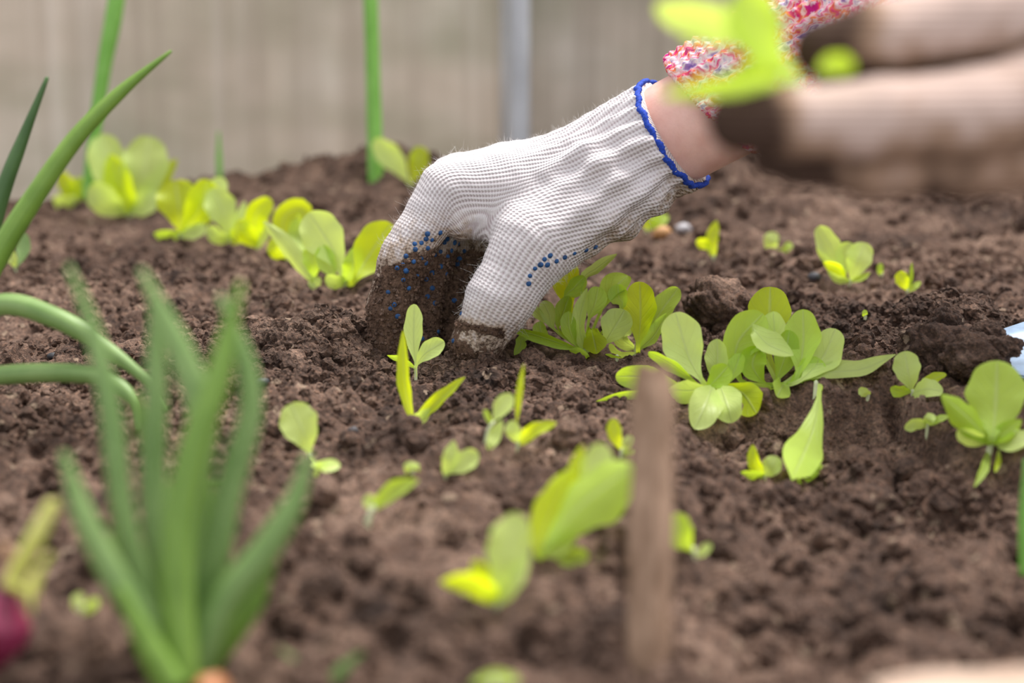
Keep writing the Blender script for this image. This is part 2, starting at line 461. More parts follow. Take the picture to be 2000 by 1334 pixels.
# angled two-flange section: a slanting left flank and a flat right face
def prism(name, prof, z0, z1, mat, parent):
    n = len(prof); v = [(x, y, z0) for x, y in prof] + [(x, y, z1) for x, y in prof]
    f = [(i, (i + 1) % n, n + (i + 1) % n, n + i) for i in range(n)] + [tuple(range(n - 1, -1, -1)), tuple(range(n, 2 * n))]
    return mesh_obj(name, v, f, mat, parent, False)
prism('flank', [(pl_, WY - 0.002), (pl_ + 0.002, WY - 0.004), (pmid, WY - 0.034), (pmid, WY - 0.031), (pl_ + 0.005, WY - 0.002)], -0.14, 1.3, 'zinc', post)
prism('face', [(pmid, WY - 0.034), (pr_, WY - 0.030), (pr_, WY - 0.002), (pr_ - 0.002, WY - 0.002), (pr_ - 0.002, WY - 0.028), (pmid, WY - 0.031)], -0.14, 1.3, 'zinc', post)

# ------------------------------------------------------------------ soil crumbs (instanced grains)
def crumbs(name, label, n, mat, sampler, smin, smax, seed, power=2.2):
    r = np.random.default_rng(seed)
    x, y = sampler(r, n)
    s = smin + (smax - smin) * r.random(len(x)) ** power
    pb = np.array(PB); near = np.min(np.hypot(x[:, None] - pb[None, :, 0], (y[:, None] - pb[None, :, 1]) * 0.6), 1)
    k = ~((near < 0.017) & (s > 0.0018)); x, y, s = x[k], y[k], s[k]
    z = H(x, y) + s * 0.25
    me = bpy.data.meshes.new(name); me.vertices.add(len(x))
    me.vertices.foreach_set('co', np.stack([x, y, z], 1).astype(np.float32).ravel())
    a = me.attributes.new('scl', 'FLOAT', 'POINT'); a.data.foreach_set('value', s.astype(np.float32))
    a = me.attributes.new('rot', 'FLOAT_VECTOR', 'POINT'); a.data.foreach_set('vector', (r.random((len(x), 3)) * 6.28).astype(np.float32).ravel())
    me.update(); me.materials.append(mat)
    o = bpy.data.objects.new(name, me); COL.objects.link(o)
    ng = bpy.data.node_groups.new(name, 'GeometryNodeTree')
    ng.interface.new_socket('Geometry', in_out='INPUT', socket_type='NodeSocketGeometry')
    ng.interface.new_socket('Geometry', in_out='OUTPUT', socket_type='NodeSocketGeometry')
    N = ng.nodes; L = ng.links
    gi = N.new('NodeGroupInput'); go = N.new('NodeGroupOutput')
    ico = N.new('GeometryNodeMeshIcoSphere'); ico.inputs['Radius'].default_value = 1.0; ico.inputs['Subdivisions'].default_value = 3
    sp = N.new('GeometryNodeSetPosition'); no = N.new('ShaderNodeTexNoise'); no.inputs['Scale'].default_value = 1.25; no.inputs['Detail'].default_value = 4
    no.noise_dimensions = '4D'; no.inputs['W'].default_value = seed * 1.7
    sub = N.new('ShaderNodeVectorMath'); sub.operation = 'SUBTRACT'; sub.inputs[1].default_value = (0.5, 0.5, 0.5)
    mul = N.new('ShaderNodeVectorMath'); mul.operation = 'SCALE'; mul.inputs['Scale'].default_value = 2.1
    L.new(no.outputs['Color'], sub.inputs[0]); L.new(sub.outputs[0], mul.inputs[0]); L.new(mul.outputs[0], sp.inputs['Offset'])
    L.new(ico.outputs['Mesh'], sp.inputs['Geometry'])
    sm = N.new('GeometryNodeSetMaterial'); sm.inputs['Material'].default_value = mat
    L.new(sp.outputs[0], sm.inputs[0])
    ip = N.new('GeometryNodeInstanceOnPoints')
    a1 = N.new('GeometryNodeInputNamedAttribute'); a1.data_type = 'FLOAT'; a1.inputs['Name'].default_value = 'scl'
    a2 = N.new('GeometryNodeInputNamedAttribute'); a2.data_type = 'FLOAT_VECTOR'; a2.inputs['Name'].default_value = 'rot'
    L.new(gi.outputs[0], ip.inputs['Points']); L.new(sm.outputs[0], ip.inputs['Instance'])
    L.new(a1.outputs[0], ip.inputs['Scale']); L.new(a2.outputs[0], ip.inputs['Rotation'])
    L.new(ip.outputs[0], go.inputs[0])
    md = o.modifiers.new('grains', 'NODES'); md.node_group = ng
    tag(o, label, None, None, 'stuff'); return o
def samp_all(r, n):
    y = np.exp(r.uniform(math.log(0.5), math.log(1.9), n)); x = r.uniform(-1, 1, n) * (0.12 + 0.34 * y)
    k = r.random(n) < np.clip(0.55 + 1.0 * perlin(x / 0.11, y / 0.11, 77), 0.12, 1); return x[k], y[k]
def samp_focus(r, n):
    y = r.uniform(0.80, 1.45, n); x = r.uniform(-1, 1, n) * (0.10 + 0.30 * y)
    k = r.random(n) < np.clip(0.5 + 1.3 * perlin(x / 0.06, y / 0.06, 78), 0.08, 1); return x[k], y[k]
def samp_spots(spots):
    def f(r, n):
        X = []; Y = []
        for px, py, sx, sy, wgt in spots:
            p = flat(px, py, 0.008); k = int(n * wgt)
            X.append(r.normal(p[0], sx, k)); Y.append(r.normal(p[1], sy, k))
        return np.concatenate(X), np.concatenate(Y)
    return f
# ------------------------------------------------------------------ implicit surfaces
def surface_net(fn, lo, hi, h):
    lo = np.asarray(lo); hi = np.asarray(hi); n = np.ceil((hi - lo) / h).astype(int) + 1
    ax = [lo[k] + np.arange(n[k]) * h for k in range(3)]
    g = np.empty(n, np.float32)
    for i in range(n[0]):
        q = np.stack(np.meshgrid([ax[0][i]], ax[1], ax[2], indexing='ij'), -1).reshape(-1, 3)
        g[i] = fn(q).reshape(n[1], n[2])
    ins = g < 0
    c = np.zeros((n[0] - 1, n[1] - 1, n[2] - 1), np.int32)
    for a in (0, 1):
        for b in (0, 1):
            for d in (0, 1):
                c += ins[a:n[0] - 1 + a, b:n[1] - 1 + b, d:n[2] - 1 + d]
    act = (c > 0) & (c < 8); ij = np.argwhere(act); idx = -np.ones(act.shape, np.int64); idx[act] = np.arange(len(ij))
    S = np.zeros((len(ij), 3)); K = np.zeros(len(ij))
    cor = [(a, b, d) for a in (0, 1) for b in (0, 1) for d in (0, 1)]
    for A in cor:
        for B in cor:
            if sum(abs(A[k] - B[k]) for k in range(3)) != 1 or A > B: continue
            fa = g[ij[:, 0] + A[0], ij[:, 1] + A[1], ij[:, 2] + A[2]]; fb = g[ij[:, 0] + B[0], ij[:, 1] + B[1], ij[:, 2] + B[2]]
            x = (fa < 0) != (fb < 0); t = np.where(x, fa / np.where(x, fa - fb, 1), 0)
            pos = np.array(A)[None] + t[:, None] * (np.array(B) - np.array(A))[None]
            S += np.where(x[:, None], pos, 0); K += x
    V = lo + (ij + S / K[:, None]) * h
    Q = []
    for axn in range(3):
        o1, o2 = [(1, 2), (2, 0), (0, 1)][axn]
        s0 = [slice(None)] * 3; s1 = [slice(None)] * 3; s0[axn] = slice(0, -1); s1[axn] = slice(1, None)
        ch = ins[tuple(s0)] != ins[tuple(s1)]; e = np.argwhere(ch)
        ok = (e[:, o1] > 0) & (e[:, o2] > 0) & (e[:, o1] < act.shape[o1]) & (e[:, o2] < act.shape[o2]); e = e[ok]
        neg = ins[e[:, 0], e[:, 1], e[:, 2]]
        def at(d1, d2):
            q = e.copy(); q[:, o1] -= d1; q[:, o2] -= d2; return idx[q[:, 0], q[:, 1], q[:, 2]]
        quad = np.stack([at(1, 1), at(0, 1), at(0, 0), at(1, 0)], 1)
        quad[~neg] = quad[~neg][:, ::-1]; Q.append(quad)
    Q = np.vstack(Q)
    for _ in range(2):
        gr = grad(fn, V); d = fn(V); V = V - gr * np.clip(d, -h, h)[:, None]
    return V, Q
def grad(fn, V, e=4e-4):
    gr = np.stack([fn(V + np.eye(3)[k] * e) - fn(V - np.eye(3)[k] * e) for k in range(3)], 1)
    return gr / (np.linalg.norm(gr, axis=1)[:, None] + 1e-9)
def cone(p, a, b, ra, rb):
    ab = b - a; t = np.clip(((p - a) @ ab) / (ab @ ab), 0, 1)
    return np.linalg.norm(p - a - t[:, None] * ab, axis=1) - (ra + t * (rb - ra))
def smin(a, b, k):
    h = np.clip(0.5 + 0.5 * (b - a) / k, 0, 1)
    return b + (a - b) * h - k * h * (1 - h)
def chain_sdf(p, ch, k):
    d = None
    for (a, ra), (b, rb) in zip(ch[:-1], ch[1:]):
        e = cone(p, a, b, ra, rb); d = e if d is None else smin(d, e, k)
    return d

# ------------------------------------------------------------------ the planting hand
HD = 1.085
PX = HD / F                                  # metres per pixel at the hand
def J(px, py, dz, rpx): return (P(px, py, HD + dz), rpx * PX)
thumb = [J(1185, 372, -0.008, 92), J(1048, 472, -0.016, 80), J(976, 584, -0.017, 62), J(932, 668, -0.014, 52)]
finger = {
    'index':  [J(872, 368, 0.000, 52), J(787, 508, -0.002, 47), J(760, 600, 0.000, 42), J(754, 668, 0.003, 37)],
    'middle': [J(890, 352, 0.022, 52), J(838, 500, 0.022, 46), J(822, 600, 0.020, 42), J(818, 680, 0.018, 36)],
    'ring':   [J(915, 362, 0.045, 50), J(890, 500, 0.043, 44), J(884, 600, 0.038, 40), J(880, 672, 0.034, 35)],
    'little': [J(955, 382, 0.066, 46), J(945, 500, 0.060, 38), J(940, 590, 0.054, 34), J(938, 650, 0.050, 31)],
}
AX = np.array([0.885, 0.465])                # arm direction in the picture (right, up)
def arm_pt(s, dz=0.0):                       # s pixels from the cuff's centre along the arm, coming towards the camera
    return P(1312 + AX[0] * s, 262 - AX[1] * s, HD + 0.004 - 0.32 * s * PX + dz)
ARM = arm_pt(100) - arm_pt(0); ARM /= np.linalg.norm(ARM)
wrist0, wrist1 = arm_pt(20), arm_pt(-150)
meta = [
    [(arm_pt(30, -0.006), 106 * PX), J(1150, 352, 0.000, 98), J(1010, 372, 0.002, 78), finger['index'][0]],
    [(arm_pt(30, 0.010), 104 * PX), J(1130, 330, 0.022, 80), J(1000, 345, 0.022, 66), finger['middle'][0]],
    [(arm_pt(30, 0.014), 100 * PX), J(1130, 345, 0.040, 74), J(1010, 356, 0.044, 60), finger['ring'][0]],
    [(arm_pt(30, 0.016), 96 * PX), J(1140, 372, 0.052, 72), J(1030, 385, 0.060, 56), finger['little'][0]],
]
thenar = [(arm_pt(-40, -0.006), 96 * PX), J(1185, 372, -0.008, 92)]
cut_n = ARM + np.array([0, -0.02, 0.06]); cut_n /= np.linalg.norm(cut_n); cut_o = arm_pt(0)
web_ = [J(1030, 405, 0.0, 66), J(908, 424, 0.001, 47)]
def glove_raw(p):
    d = None
    for mch in meta:
        e = chain_sdf(p, mch, 0.006); d = e if d is None else smin(d, e, 0.012)
    d = smin(d, chain_sdf(p, web_, 0.005), 0.0045)
    th = chain_sdf(p, [thenar[0]] + thumb, 0.006)
    d = smin(d, th, 0.010)
    fg = None
    for k in finger:
        e = chain_sdf(p, finger[k], 0.004); fg = e if fg is None else smin(fg, e, 0.0035)
    return smin(d, fg, 0.0025)
def cuff_mask(p):
    s = -(p - cut_o) @ cut_n
    return np.clip(1 - (s - 0.045) / 0.03, 0, 1), s
def glove(p):
    d = glove_raw(p)
    return np.maximum(d, (p - cut_o) @ cut_n)
CH_T = [(arm_pt(30), 0.03)] + thumb
CH_I = [(arm_pt(30, 0.004), 0.03), (P(1120, 345, HD + 0.01), 0.03)] + [finger['index'][0]] + finger['index'][1:]
def coords(p, ch, sig=0.005):
    """u along the chain, v around it (zero towards the camera), blended smoothly over the joints"""
    acc = 0; W = np.zeros(len(p)); U = np.zeros(len(p)); A = np.zeros((len(p), 3)); T = np.zeros((len(p), 3)); best = np.full(len(p), 1e9)
    tot = sum(np.linalg.norm(b[0] - a[0]) for a, b in zip(ch[:-1], ch[1:]))
    seg = []
    for (a, ra), (b, rb) in zip(ch[:-1], ch[1:]):
        ab = b - a; L = np.linalg.norm(ab); tu = ((p - a) @ ab) / (L * L); t = np.clip(tu, 0, 1)
        q = a + t[:, None] * ab; d = np.linalg.norm(p - q, axis=1) - (ra + t * (rb - ra))
        best = np.minimum(best, d); seg.append((d, acc + np.clip(tu, -0.5, 1.5) * L, q, ab / L)); acc += L
    for d, u, q, tg in seg:
        w = np.exp(-np.clip((d - best) / sig, 0, 40)); W += w; U += w * u; A += w[:, None] * q; T += w[:, None] * tg
    U /= W; A /= W[:, None]; T /= np.linalg.norm(T, axis=1)[:, None]
    e1 = -FWD[None] + (T @ FWD)[:, None] * T; e1 /= np.linalg.norm(e1, axis=1)[:, None]; e2 = np.cross(T, e1)
    r = p - A; ang = np.arctan2(np.sum(r * e2, 1), np.sum(r * e1, 1))
    Rr = 0.032 + (0.0150 - 0.032) * np.clip((U / tot - 0.30) / 0.40, 0, 1)
    return best, U, ang * Rr
def chain_at(ch, u):
    acc = 0
    for (a, ra), (b, rb) in zip(ch[:-1], ch[1:]):
        L = np.linalg.norm(b - a)
        if u <= acc + L: return a + (b - a) * (u - acc) / L
        acc += L
    return ch[-1][0]
_us = np.linspace(0, 0.105, 30)
_sep = np.array([np.linalg.norm(chain_at(CH_T, u) - chain_at(CH_I, u)) for u in _us])
def knit_uv(p):
    bt, ut, vt = coords(p, CH_T); bi, ui, vi = coords(p, CH_I)
    vt = vt - np.interp(ut, _us, _sep)
    wt = 1 / (1 + np.exp(-np.clip((bi - bt) / 0.0025, -40, 40)))
    u = ui * (1 - wt) + ut * wt; v = vi * (1 - wt) + vt * wt; b = np.minimum(bt, bi)
    bm, um, vm = coords(p, finger['middle']); br, ur, vr = coords(p, finger['ring'])
    x = (np.minimum(bm, br) < b - 0.002) & (p @ UPV < P(900, 430, HD) @ UPV)
    u = np.where(x, np.where(bm < br, um, ur), u); v = np.where(x, np.where(bm < br, vm, vr), v)
    return u, v, bt, bi
lo = P(690, 760, HD - 0.06) ; hi = P(1420, 130, HD + 0.11)
pts_all = np.array([q[0] for c in [thumb, *finger.values(), *meta] for q in c])
lo = pts_all.min(0) - 0.036; hi = pts_all.max(0) + 0.036
GV, GQ = surface_net(glove, lo, hi, 0.0017)
# one smooth subdivision (midpoint) would be nicer at the cuff: ribs are displaced on the vertices
gn = grad(glove_raw, GV)
u_, v_, bt_, bi_ = knit_uv(GV)
cm, sdist = cuff_mask(GV)
cc_ = (GV - arm_pt(0)); ang = np.arctan2(cc_ @ np.cross(ARM, -FWD), cc_ @ (-FWD - (-FWD @ ARM) * ARM))
rib = (np.cos(ang * 24 + 0.8 * np.sin(sdist * 70)) * 0.0015 + 0.0008 * np.cos(ang * 9 + sdist * 60)) * cm
side = np.array([q @ UPV for q in cc_])
fold = 0.0016 * np.sin(sdist * 260 + 3 * np.sin(ang * 2)) * np.clip((0.075 - sdist) / 0.04, 0, 1) * np.clip((-side + 0.0) / 0.02, 0, 1)
wr = 0.0007 * perlin(GV[:, 0] / 0.018, GV[:, 2] / 0.018, 91) + 0.0005 * perlin(GV[:, 0] / 0.008 + GV[:, 1] / 0.01, GV[:, 2] / 0.008, 92)
flat_end = sdist < 0.0006
disp = np.where(flat_end, 0, rib + fold + wr)
GV2 = GV + gn * disp[:, None]

def mat_glove():
    m, nt, out = new_mat('knitted_cotton'); t = NT(nt)
    ku = t.attr('knit_u'); kv = t.attr('knit_v'); dirt = t.attr('dirt')
    p = t.geo()
    a = t.math('MULTIPLY', kv, 2 * math.pi / 0.0026)
    col_ = t.math('MULTIPLY', t.math('COSINE', a), 0.5)                    # wales
    saw = t.math('ABSOLUTE', t.math('SINE', t.math('MULTIPLY', a, 0.5)))
    b = t.math('SINE', t.math('ADD', t.math('MULTIPLY', ku, 2 * math.pi / 0.0019), t.math('MULTIPLY', saw, 2.2)))
    hgt = t.math('ADD', t.math('MULTIPLY', col_, 1.0), t.math('MULTIPLY', b, 0.20))
    fuzz = t.noise(p, 1400, 3, 0.6)
    dn = t.noise(p, 260, 4, 0.7); dn2 = t.noise(p, 45, 3, 0.6)
    dd = t.math('ADD', dirt, t.math('ADD', t.math('MULTIPLY', t.math('SUBTRACT', dn, 0.5), 1.5), t.math('MULTIPLY', t.math('SUBTRACT', dn2, 0.5), 0.5)))
    dd = t.math('ADD', dirt, t.math('MULTIPLY', t.math('SUBTRACT', dd, dirt), t.math('MULTIPLY', dirt, 3.5, clamp=True)))
    heavy = t.ramp(dd, [(0.52, (0, 0, 0)), (0.66, (1, 1, 1))])
    light = t.ramp(dd, [(0.04, (0, 0, 0)), (0.46, (1, 1, 1))])
    c = t.mix(t.math('MULTIPLY', t.noise(p, 30, 2), 0.35), (0.70, 0.655, 0.67), (0.68, 0.625, 0.61))
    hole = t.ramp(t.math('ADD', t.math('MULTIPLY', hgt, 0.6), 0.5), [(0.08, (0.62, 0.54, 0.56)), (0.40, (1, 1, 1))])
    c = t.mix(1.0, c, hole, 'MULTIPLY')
    c = t.mix(t.math('MULTIPLY', light, 0.85), c, (0.37, 0.265, 0.185))
    sc_ = t.ramp(t.noise(p, 420, 4, 0.7), [(0.35, (0.045, 0.027, 0.019)), (0.65, (0.18, 0.112, 0.080))])
    c = t.mix(heavy, c, sc_)
    hh = t.mix(heavy, t.n('ShaderNodeCombineColor', i_0=hgt, i_1=hgt, i_2=hgt).outputs[0], (0.3, 0.3, 0.3))
    hh = t.math('ADD', hh, t.math('MULTIPLY', fuzz, 0.35))
    hh = t.math('ADD', hh, t.math('MULTIPLY', t.math('MULTIPLY', heavy, dn), 2.2))
    nor = t.bump(hh, 0.8, 0.0007)
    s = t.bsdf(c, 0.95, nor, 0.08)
    nt.links.new(s, out.inputs[0]); return m
M['glove'] = mat_glove()

person = empty('person', P(940, 715, HD), 'gloved hand and forearm in pink mottled knit sleeve reaching down to plant seedling', 'person')
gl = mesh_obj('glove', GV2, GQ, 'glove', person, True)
tag(gl, 'white knitted cotton work glove, soil-caked fingers, blue rubber dots')
def proj(p):
    q = p - CAM; d = q @ FWD
    return 1000 + F * (q @ RGT) / d, 667 - F * (q @ UPV) / d
gx, gy = proj(GV2)
nrm_f = gn @ (-FWD)
bf = np.min([chain_sdf(GV, finger[k], 0.004) for k in finger], 0)
bt = chain_sdf(GV, thumb, 0.004)
along = np.clip((gy - 430) / 120, 0, 1)
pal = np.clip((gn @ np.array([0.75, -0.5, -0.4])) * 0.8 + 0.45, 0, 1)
dirt_f = np.where(bf < bt, np.clip((gy - 395) / 110, 0, 1) * (0.36 + 0.22 * pal) + np.clip((gy - 503) / 40, 0, 1) * (0.30 + 0.45 * pal), 0)
dirt_f = np.where((bf < bt) & (gy > 610), 1.0, dirt_f)
dirt_t = np.where(bt <= bf, np.clip((gy - 640) / 60, 0, 1) * 0.60 + 0.25 * np.clip((920 - gx) / 30, 0, 1) * np.clip((gy - 600) / 40, 0, 1) + 0.62 * np.exp(-((gy - 640 - (gx - 930) * 0.22) / 10) ** 2) * (gx < 985), 0)
dirt_t = np.where((bt <= bf), dirt_t + 0.22 * np.clip((gy - 560) / 80, 0, 1) + 0.8 * np.clip((gy - 690) / 16, 0, 1), 0)
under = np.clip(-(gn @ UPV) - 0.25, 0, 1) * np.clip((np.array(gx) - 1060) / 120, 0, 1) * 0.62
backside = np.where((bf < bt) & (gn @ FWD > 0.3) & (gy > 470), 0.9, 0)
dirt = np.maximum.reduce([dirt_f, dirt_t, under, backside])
inner = (bf < 0.012) & (gx > 800) & (gy > 480) & (bf < bt); dirt = np.where(inner, np.maximum(dirt, 0.95 * np.clip((gy - 462) / 45, 0, 1)), dirt)
for nm, ar in (('knit_u', u_), ('knit_v', v_), ('dirt', dirt)):
    a = gl.data.attributes.new(nm, 'FLOAT', 'POINT'); a.data.foreach_set('value', np.asarray(ar, np.float32))

# blue overlocked edge of the cuff
def ring_on(fn, o, nrm, n, guess=0.06):
    e1 = np.cross(nrm, [0, 0, 1.0]); e1 /= np.linalg.norm(e1); e2 = np.cross(nrm, e1)
    th = np.arange(n) / n * 2 * math.pi; dr = np.cos(th)[:, None] * e1 + np.sin(th)[:, None] * e2
    a = np.zeros(n); b = np.full(n, guess)
    for _ in range(30):
        mdl = (a + b) / 2; ins = fn(o + dr * mdl[:, None]) < 0; a = np.where(ins, mdl, a); b = np.where(ins, b, mdl)
    return o + dr * a[:, None], dr
M['blue_yarn'] = mat_plain('blue_yarn', (0.012, 0.055, 0.42), 0.8, 900, 0.5, 0.6, 0.0006)
rp, rd = ring_on(glove_raw, cut_o - cut_n * 0.0006, cut_n, 260)
kk = np.arange(260)
def ring_tube(name, pts, outw, axis, r, mat, parent, m=8, sag=None):
    n = len(pts); th = np.arange(m) / m * 2 * math.pi
    rr = r * (1 + 0.16 * np.cos(kk * 2 * math.pi / 2.5)) if sag is None else np.full(n, r)
    v = pts[:, None] + (np.cos(th)[None, :, None] * outw[:, None] * 1.0 + np.sin(th)[None, :, None] * axis[None, None] * 1.25) * rr[:, None, None]
    f = [(i * m + j, ((i + 1) % n) * m + j, ((i + 1) % n) * m + (j + 1) % m, i * m + (j + 1) % m) for i in range(n) for j in range(m)]
    return mesh_obj(name, v.reshape(-1, 3), f, mat, parent, True)
wav = 0.0007 * np.sin(kk * 0.5) + 0.0005 * np.sin(kk * 0.23 + 1)
edge = ring_tube('cuff_edging', rp + rd * 0.0004 + cut_n[None] * wav[:, None], rd, cut_n, 0.0015, 'blue_yarn', gl)
tag(edge, 'bright blue overlocked yarn edge')

# blue rubber dots on the palm side
M['dot'] = mat_plain('blue_rubber', (0.018, 0.085, 0.25), 0.6, 300, 0.6, 0.2, 0.0004)
dm = None
def dot_mesh():
    v = [(0, 0, 0.0007)]; f = []
    for k, (r, z) in enumerate(((0.0012, 0.0005), (0.0018, -0.0004))):
        for j in range(8): v.append((r * math.cos(j * math.pi / 4), r * math.sin(j * math.pi / 4), z))
    for j in range(8):
        f.append((0, 1 + j, 1 + (j + 1) % 8)); f.append((1 + j, 9 + j, 9 + (j + 1) % 8, 1 + (j + 1) % 8))
    return v, f
dots = []
def near_surface(px, py):
    k = np.where(nrm_f > 0.08, (gx - px) ** 2 + (gy - py) ** 2, 1e9)
    c = np.where(k < 60)[0]
    if len(c) == 0: return None
    dep = (GV2[c] - CAM) @ FWD; return c[np.argmin(dep)]
dot_px = []
for r_ in range(14):
    for c_ in range(7):
        x = 748 + c_ * 26 + (r_ % 2) * 13 + 3 * math.sin(r_ * 5.1 + c_); y = 470 + r_ * 15.5 + c_ * 1.0 + 3 * math.cos(r_ * 3.3 + c_ * 2.1)
        lim = 748 + max(0, (560 - y)) * 0.75
        if x < lim or y > 668 or x > 915 - max(0, y - 560) * 0.35: continue
        if y > 540 and (r_ * 7 + c_ * 3) % 5 < 3: continue
        dot_px.append((x, y))
dot_px += [(842, 457), (865, 456), (815, 472), (838, 470), (880, 470), (895, 477)]
dot_px += [(1082, 500), (1070, 510), (1060, 522), (1046, 530), (1090, 512), (1075, 520), (1040, 545), (1110, 505), (1128, 500), (1036, 560), (1150, 494), (1170, 487)]
for x, y in dot_px:
    k = near_surface(x, y)
    if k is None: continue
    nv = Vector(gn[k]); mt = Matrix.Translation(Vector(GV2[k])) @ nv.to_track_quat('Z', 'Y').to_matrix().to_4x4() @ Matrix.Scale(random.uniform(0.8, 1.1), 4)
    if dm is None:
        v, f = dot_mesh(); o = mesh_obj('rubber_dot', v, f, 'dot', None); dm = o.data
    else:
        o = bpy.data.objects.new('rubber_dot', dm); COL.objects.link(o)
    o.parent = gl; o.matrix_parent_inverse = Matrix.Identity(4); o.matrix_basis = mt
gl.matrix_parent_inverse = Matrix.Translation(-person.location)

# soil sticking to the fingers
def stuck(n, seed):
    r = np.random.default_rng(seed); ids = r.choice(np.where(dirt > 0.72)[0], n)
    bm = bmesh.new(); bmesh.ops.create_icosphere(bm, subdivisions=1, radius=1.0)
    bv = np.array([q.co[:] for q in bm.verts]); bfc = np.array([[q.index for q in fc.verts] for fc in bm.faces]); bm.free()
    V = []; Fc = []
    for k, i in enumerate(ids):
        sc_ = 0.0003 + 0.0012 * r.random() ** 3
        V.append(GV2[i] + gn[i] * sc_ * 0.3 + bv * sc_ * r.uniform(0.65, 1.3, (len(bv), 1))); Fc.append(bfc + k * len(bv))
    o = mesh_obj('stuck_soil', np.vstack(V), np.vstack(Fc), 'soil', gl, True); o['kind'] = 'stuff'
stuck(5200, 9)
# soft fibres standing off the knit
def fibres(src_v, src_n, n, parent, seed, mask):
    r = np.random.default_rng(seed); ids = r.choice(np.where(mask)[0], n)
    v = []; f = []
    for i in ids:
        p = src_v[i]; d = src_n[i] + r.normal(0, 0.7, 3); d /= np.linalg.norm(d); L = r.uniform(0.0012, 0.0042)
        bnd = r.normal(0, 0.5, 3) * L; s = np.cross(d, FWD); s = s / (np.linalg.norm(s) + 1e-9) * 0.00004
        a = len(v); q = [p, p + d * L * 0.5 + bnd * 0.3, p + d * L + bnd]
        for k, x in enumerate(q): v += [x - s * (1 - k * 0.3), x + s * (1 - k * 0.3)]
        f += [(a, a + 1, a + 3, a + 2), (a + 2, a + 3, a + 5, a + 4)]
    o = mesh_obj('cotton_fibres', v, f, 'fibre', parent, False); o['kind'] = 'stuff'; return o
M['fibre'] = mat_plain('cotton_fibre', (0.85, 0.82, 0.8), 0.9, 100, 0.1)
fibres(GV2, gn, 2600, gl, 5, (dirt < 0.3) & (sdist > 0.003) & (np.abs(nrm_f) < 0.55))

# the forearm: skin from inside the glove up into the sleeve
def mat_skin():
    m, nt, out = new_mat('skin'); t = NT(nt); p = t.geo()
    c = t.ramp(t.noise(p, 40, 4), [(0.35, (0.68, 0.37, 0.30)), (0.65, (0.82, 0.52, 0.44))])
    nor = t.bump(t.noise(p, 700, 3), 0.25, 0.0005)
    nt.links.new(t.bsdf(c, 0.5, nor, 0.4, Subsurface_Weight=0.15, Subsurface_Radius=(0.006, 0.0025, 0.0012), Subsurface_Scale=0.5), out.inputs[0]); return m
M['skin'] = mat_skin()
def arm_frame():
    n1 = -FWD - (-FWD @ ARM) * ARM; n1 /= np.linalg.norm(n1); return n1, np.cross(ARM, n1)
N1, N2 = arm_frame()              # towards camera, and down/up across the arm
if N2 @ UPV < 0: N2 = -N2
def arm_loft(name, s0, s1, n, m, rad, mat, parent, skew=None, thick=None):
    v = []; uvs = []; f = []
    for i in range(n):
        for j in range(m):
            t_ = j / m * 2 * math.pi; s = s0 + (s1 - s0) * i / (n - 1)
            rn, ru, dz = rad(s, t_)
            sk = skew(t_) * (1 - i / (n - 1)) if skew else 0
            p = arm_pt(s + sk) + N1 * math.cos(t_) * rn + N2 * math.sin(t_) * ru + dz
            v.append(p); uvs.append((t_ * 0.038, (s + sk) * PX))
    for i in range(n - 1):
        for j in range(m): f.append((i * m + j, i * m + (j + 1) % m, (i + 1) * m + (j + 1) % m, (i + 1) * m + j))
    return np.array(v), f, uvs
v, f, uvs = arm_loft('forearm', -220, 1270, 70, 40, lambda s, t: ((0.0275 + 0.006 * max(0, s - 100) / 400), 0.0300 + 0.007 * max(0, s - 100) / 400 + (-0.010 if s < -60 else -0.010 * max(0, 0 - s) / 60), 0 * N1), 'skin', person)
f.append(tuple(range(39, -1, -1)))
mesh_obj('forearm', v, f, 'skin', person)

def mat_sleeve():
    m, nt, out = new_mat('mottled_yarn'); t = NT(nt)
    uv = t.n('ShaderNodeTexCoord').outputs['UV']
    n1 = t.noise(t.mapping(uv, (150, 75, 1)), 1.0, 2, 0.55, 0.6)
    n2 = t.noise(t.mapping(uv, (420, 260, 1)), 1.0, 2)
    c = t.ramp(n1, [(0.28, (0.20, 0.10, 0.36)), (0.36, (0.40, 0.24, 0.50)), (0.41, (0.82, 0.72, 0.70)), (0.46, (0.78, 0.10, 0.26)), (0.52, (0.86, 0.50, 0.52)), (0.56, (0.80, 0.22, 0.07)), (0.62, (0.72, 0.04, 0.16)), (0.68, (0.5, 0.02, 0.2))])
    c = t.mix(t.math('MULTIPLY', t.ramp(n2, [(0.5, (0, 0, 0)), (0.62, (1, 1, 1))]), 0.6), c, (0.86, 0.80, 0.78))
    nor = t.bump(t.noise(t.geo(), 1200, 3), 0.5, 0.0006)
    nt.links.new(t.bsdf(c, 0.9, nor, 0.1), out.inputs[0]); return m
M['yarn'] = mat_sleeve()
def sl_r(s, t):
    v_ = t * 0.038; u = s * PX
    a = abs(math.sin(math.pi * v_ / 0.0066)); ribs = 0.0022 * math.cos(2 * math.pi * v_ / 0.0298)
    st = 0.5 + 0.5 * math.sin(2 * math.pi * u / 0.0050 + 2.4 * a)
    d = 0.0018 * a + 0.0016 * st * a + ribs
    b = 0.0365 + 0.010 * max(0, s - 100) / 500
    return b + d, b + d, 0 * N1
skw = lambda t: -0.34 * math.sin(t) * 140 - 0.30 * 0 + 0
v, f, uvs = arm_loft('sleeve', 111, 1300, 480, 330, sl_r, 'yarn', person, skew=lambda t: -48 * math.sin(t))
sl = mesh_obj('sleeve', v, np.array(f), 'yarn', person, True, uvs)
tag(sl, 'chunky pink, white and purple mottled knit sleeve')
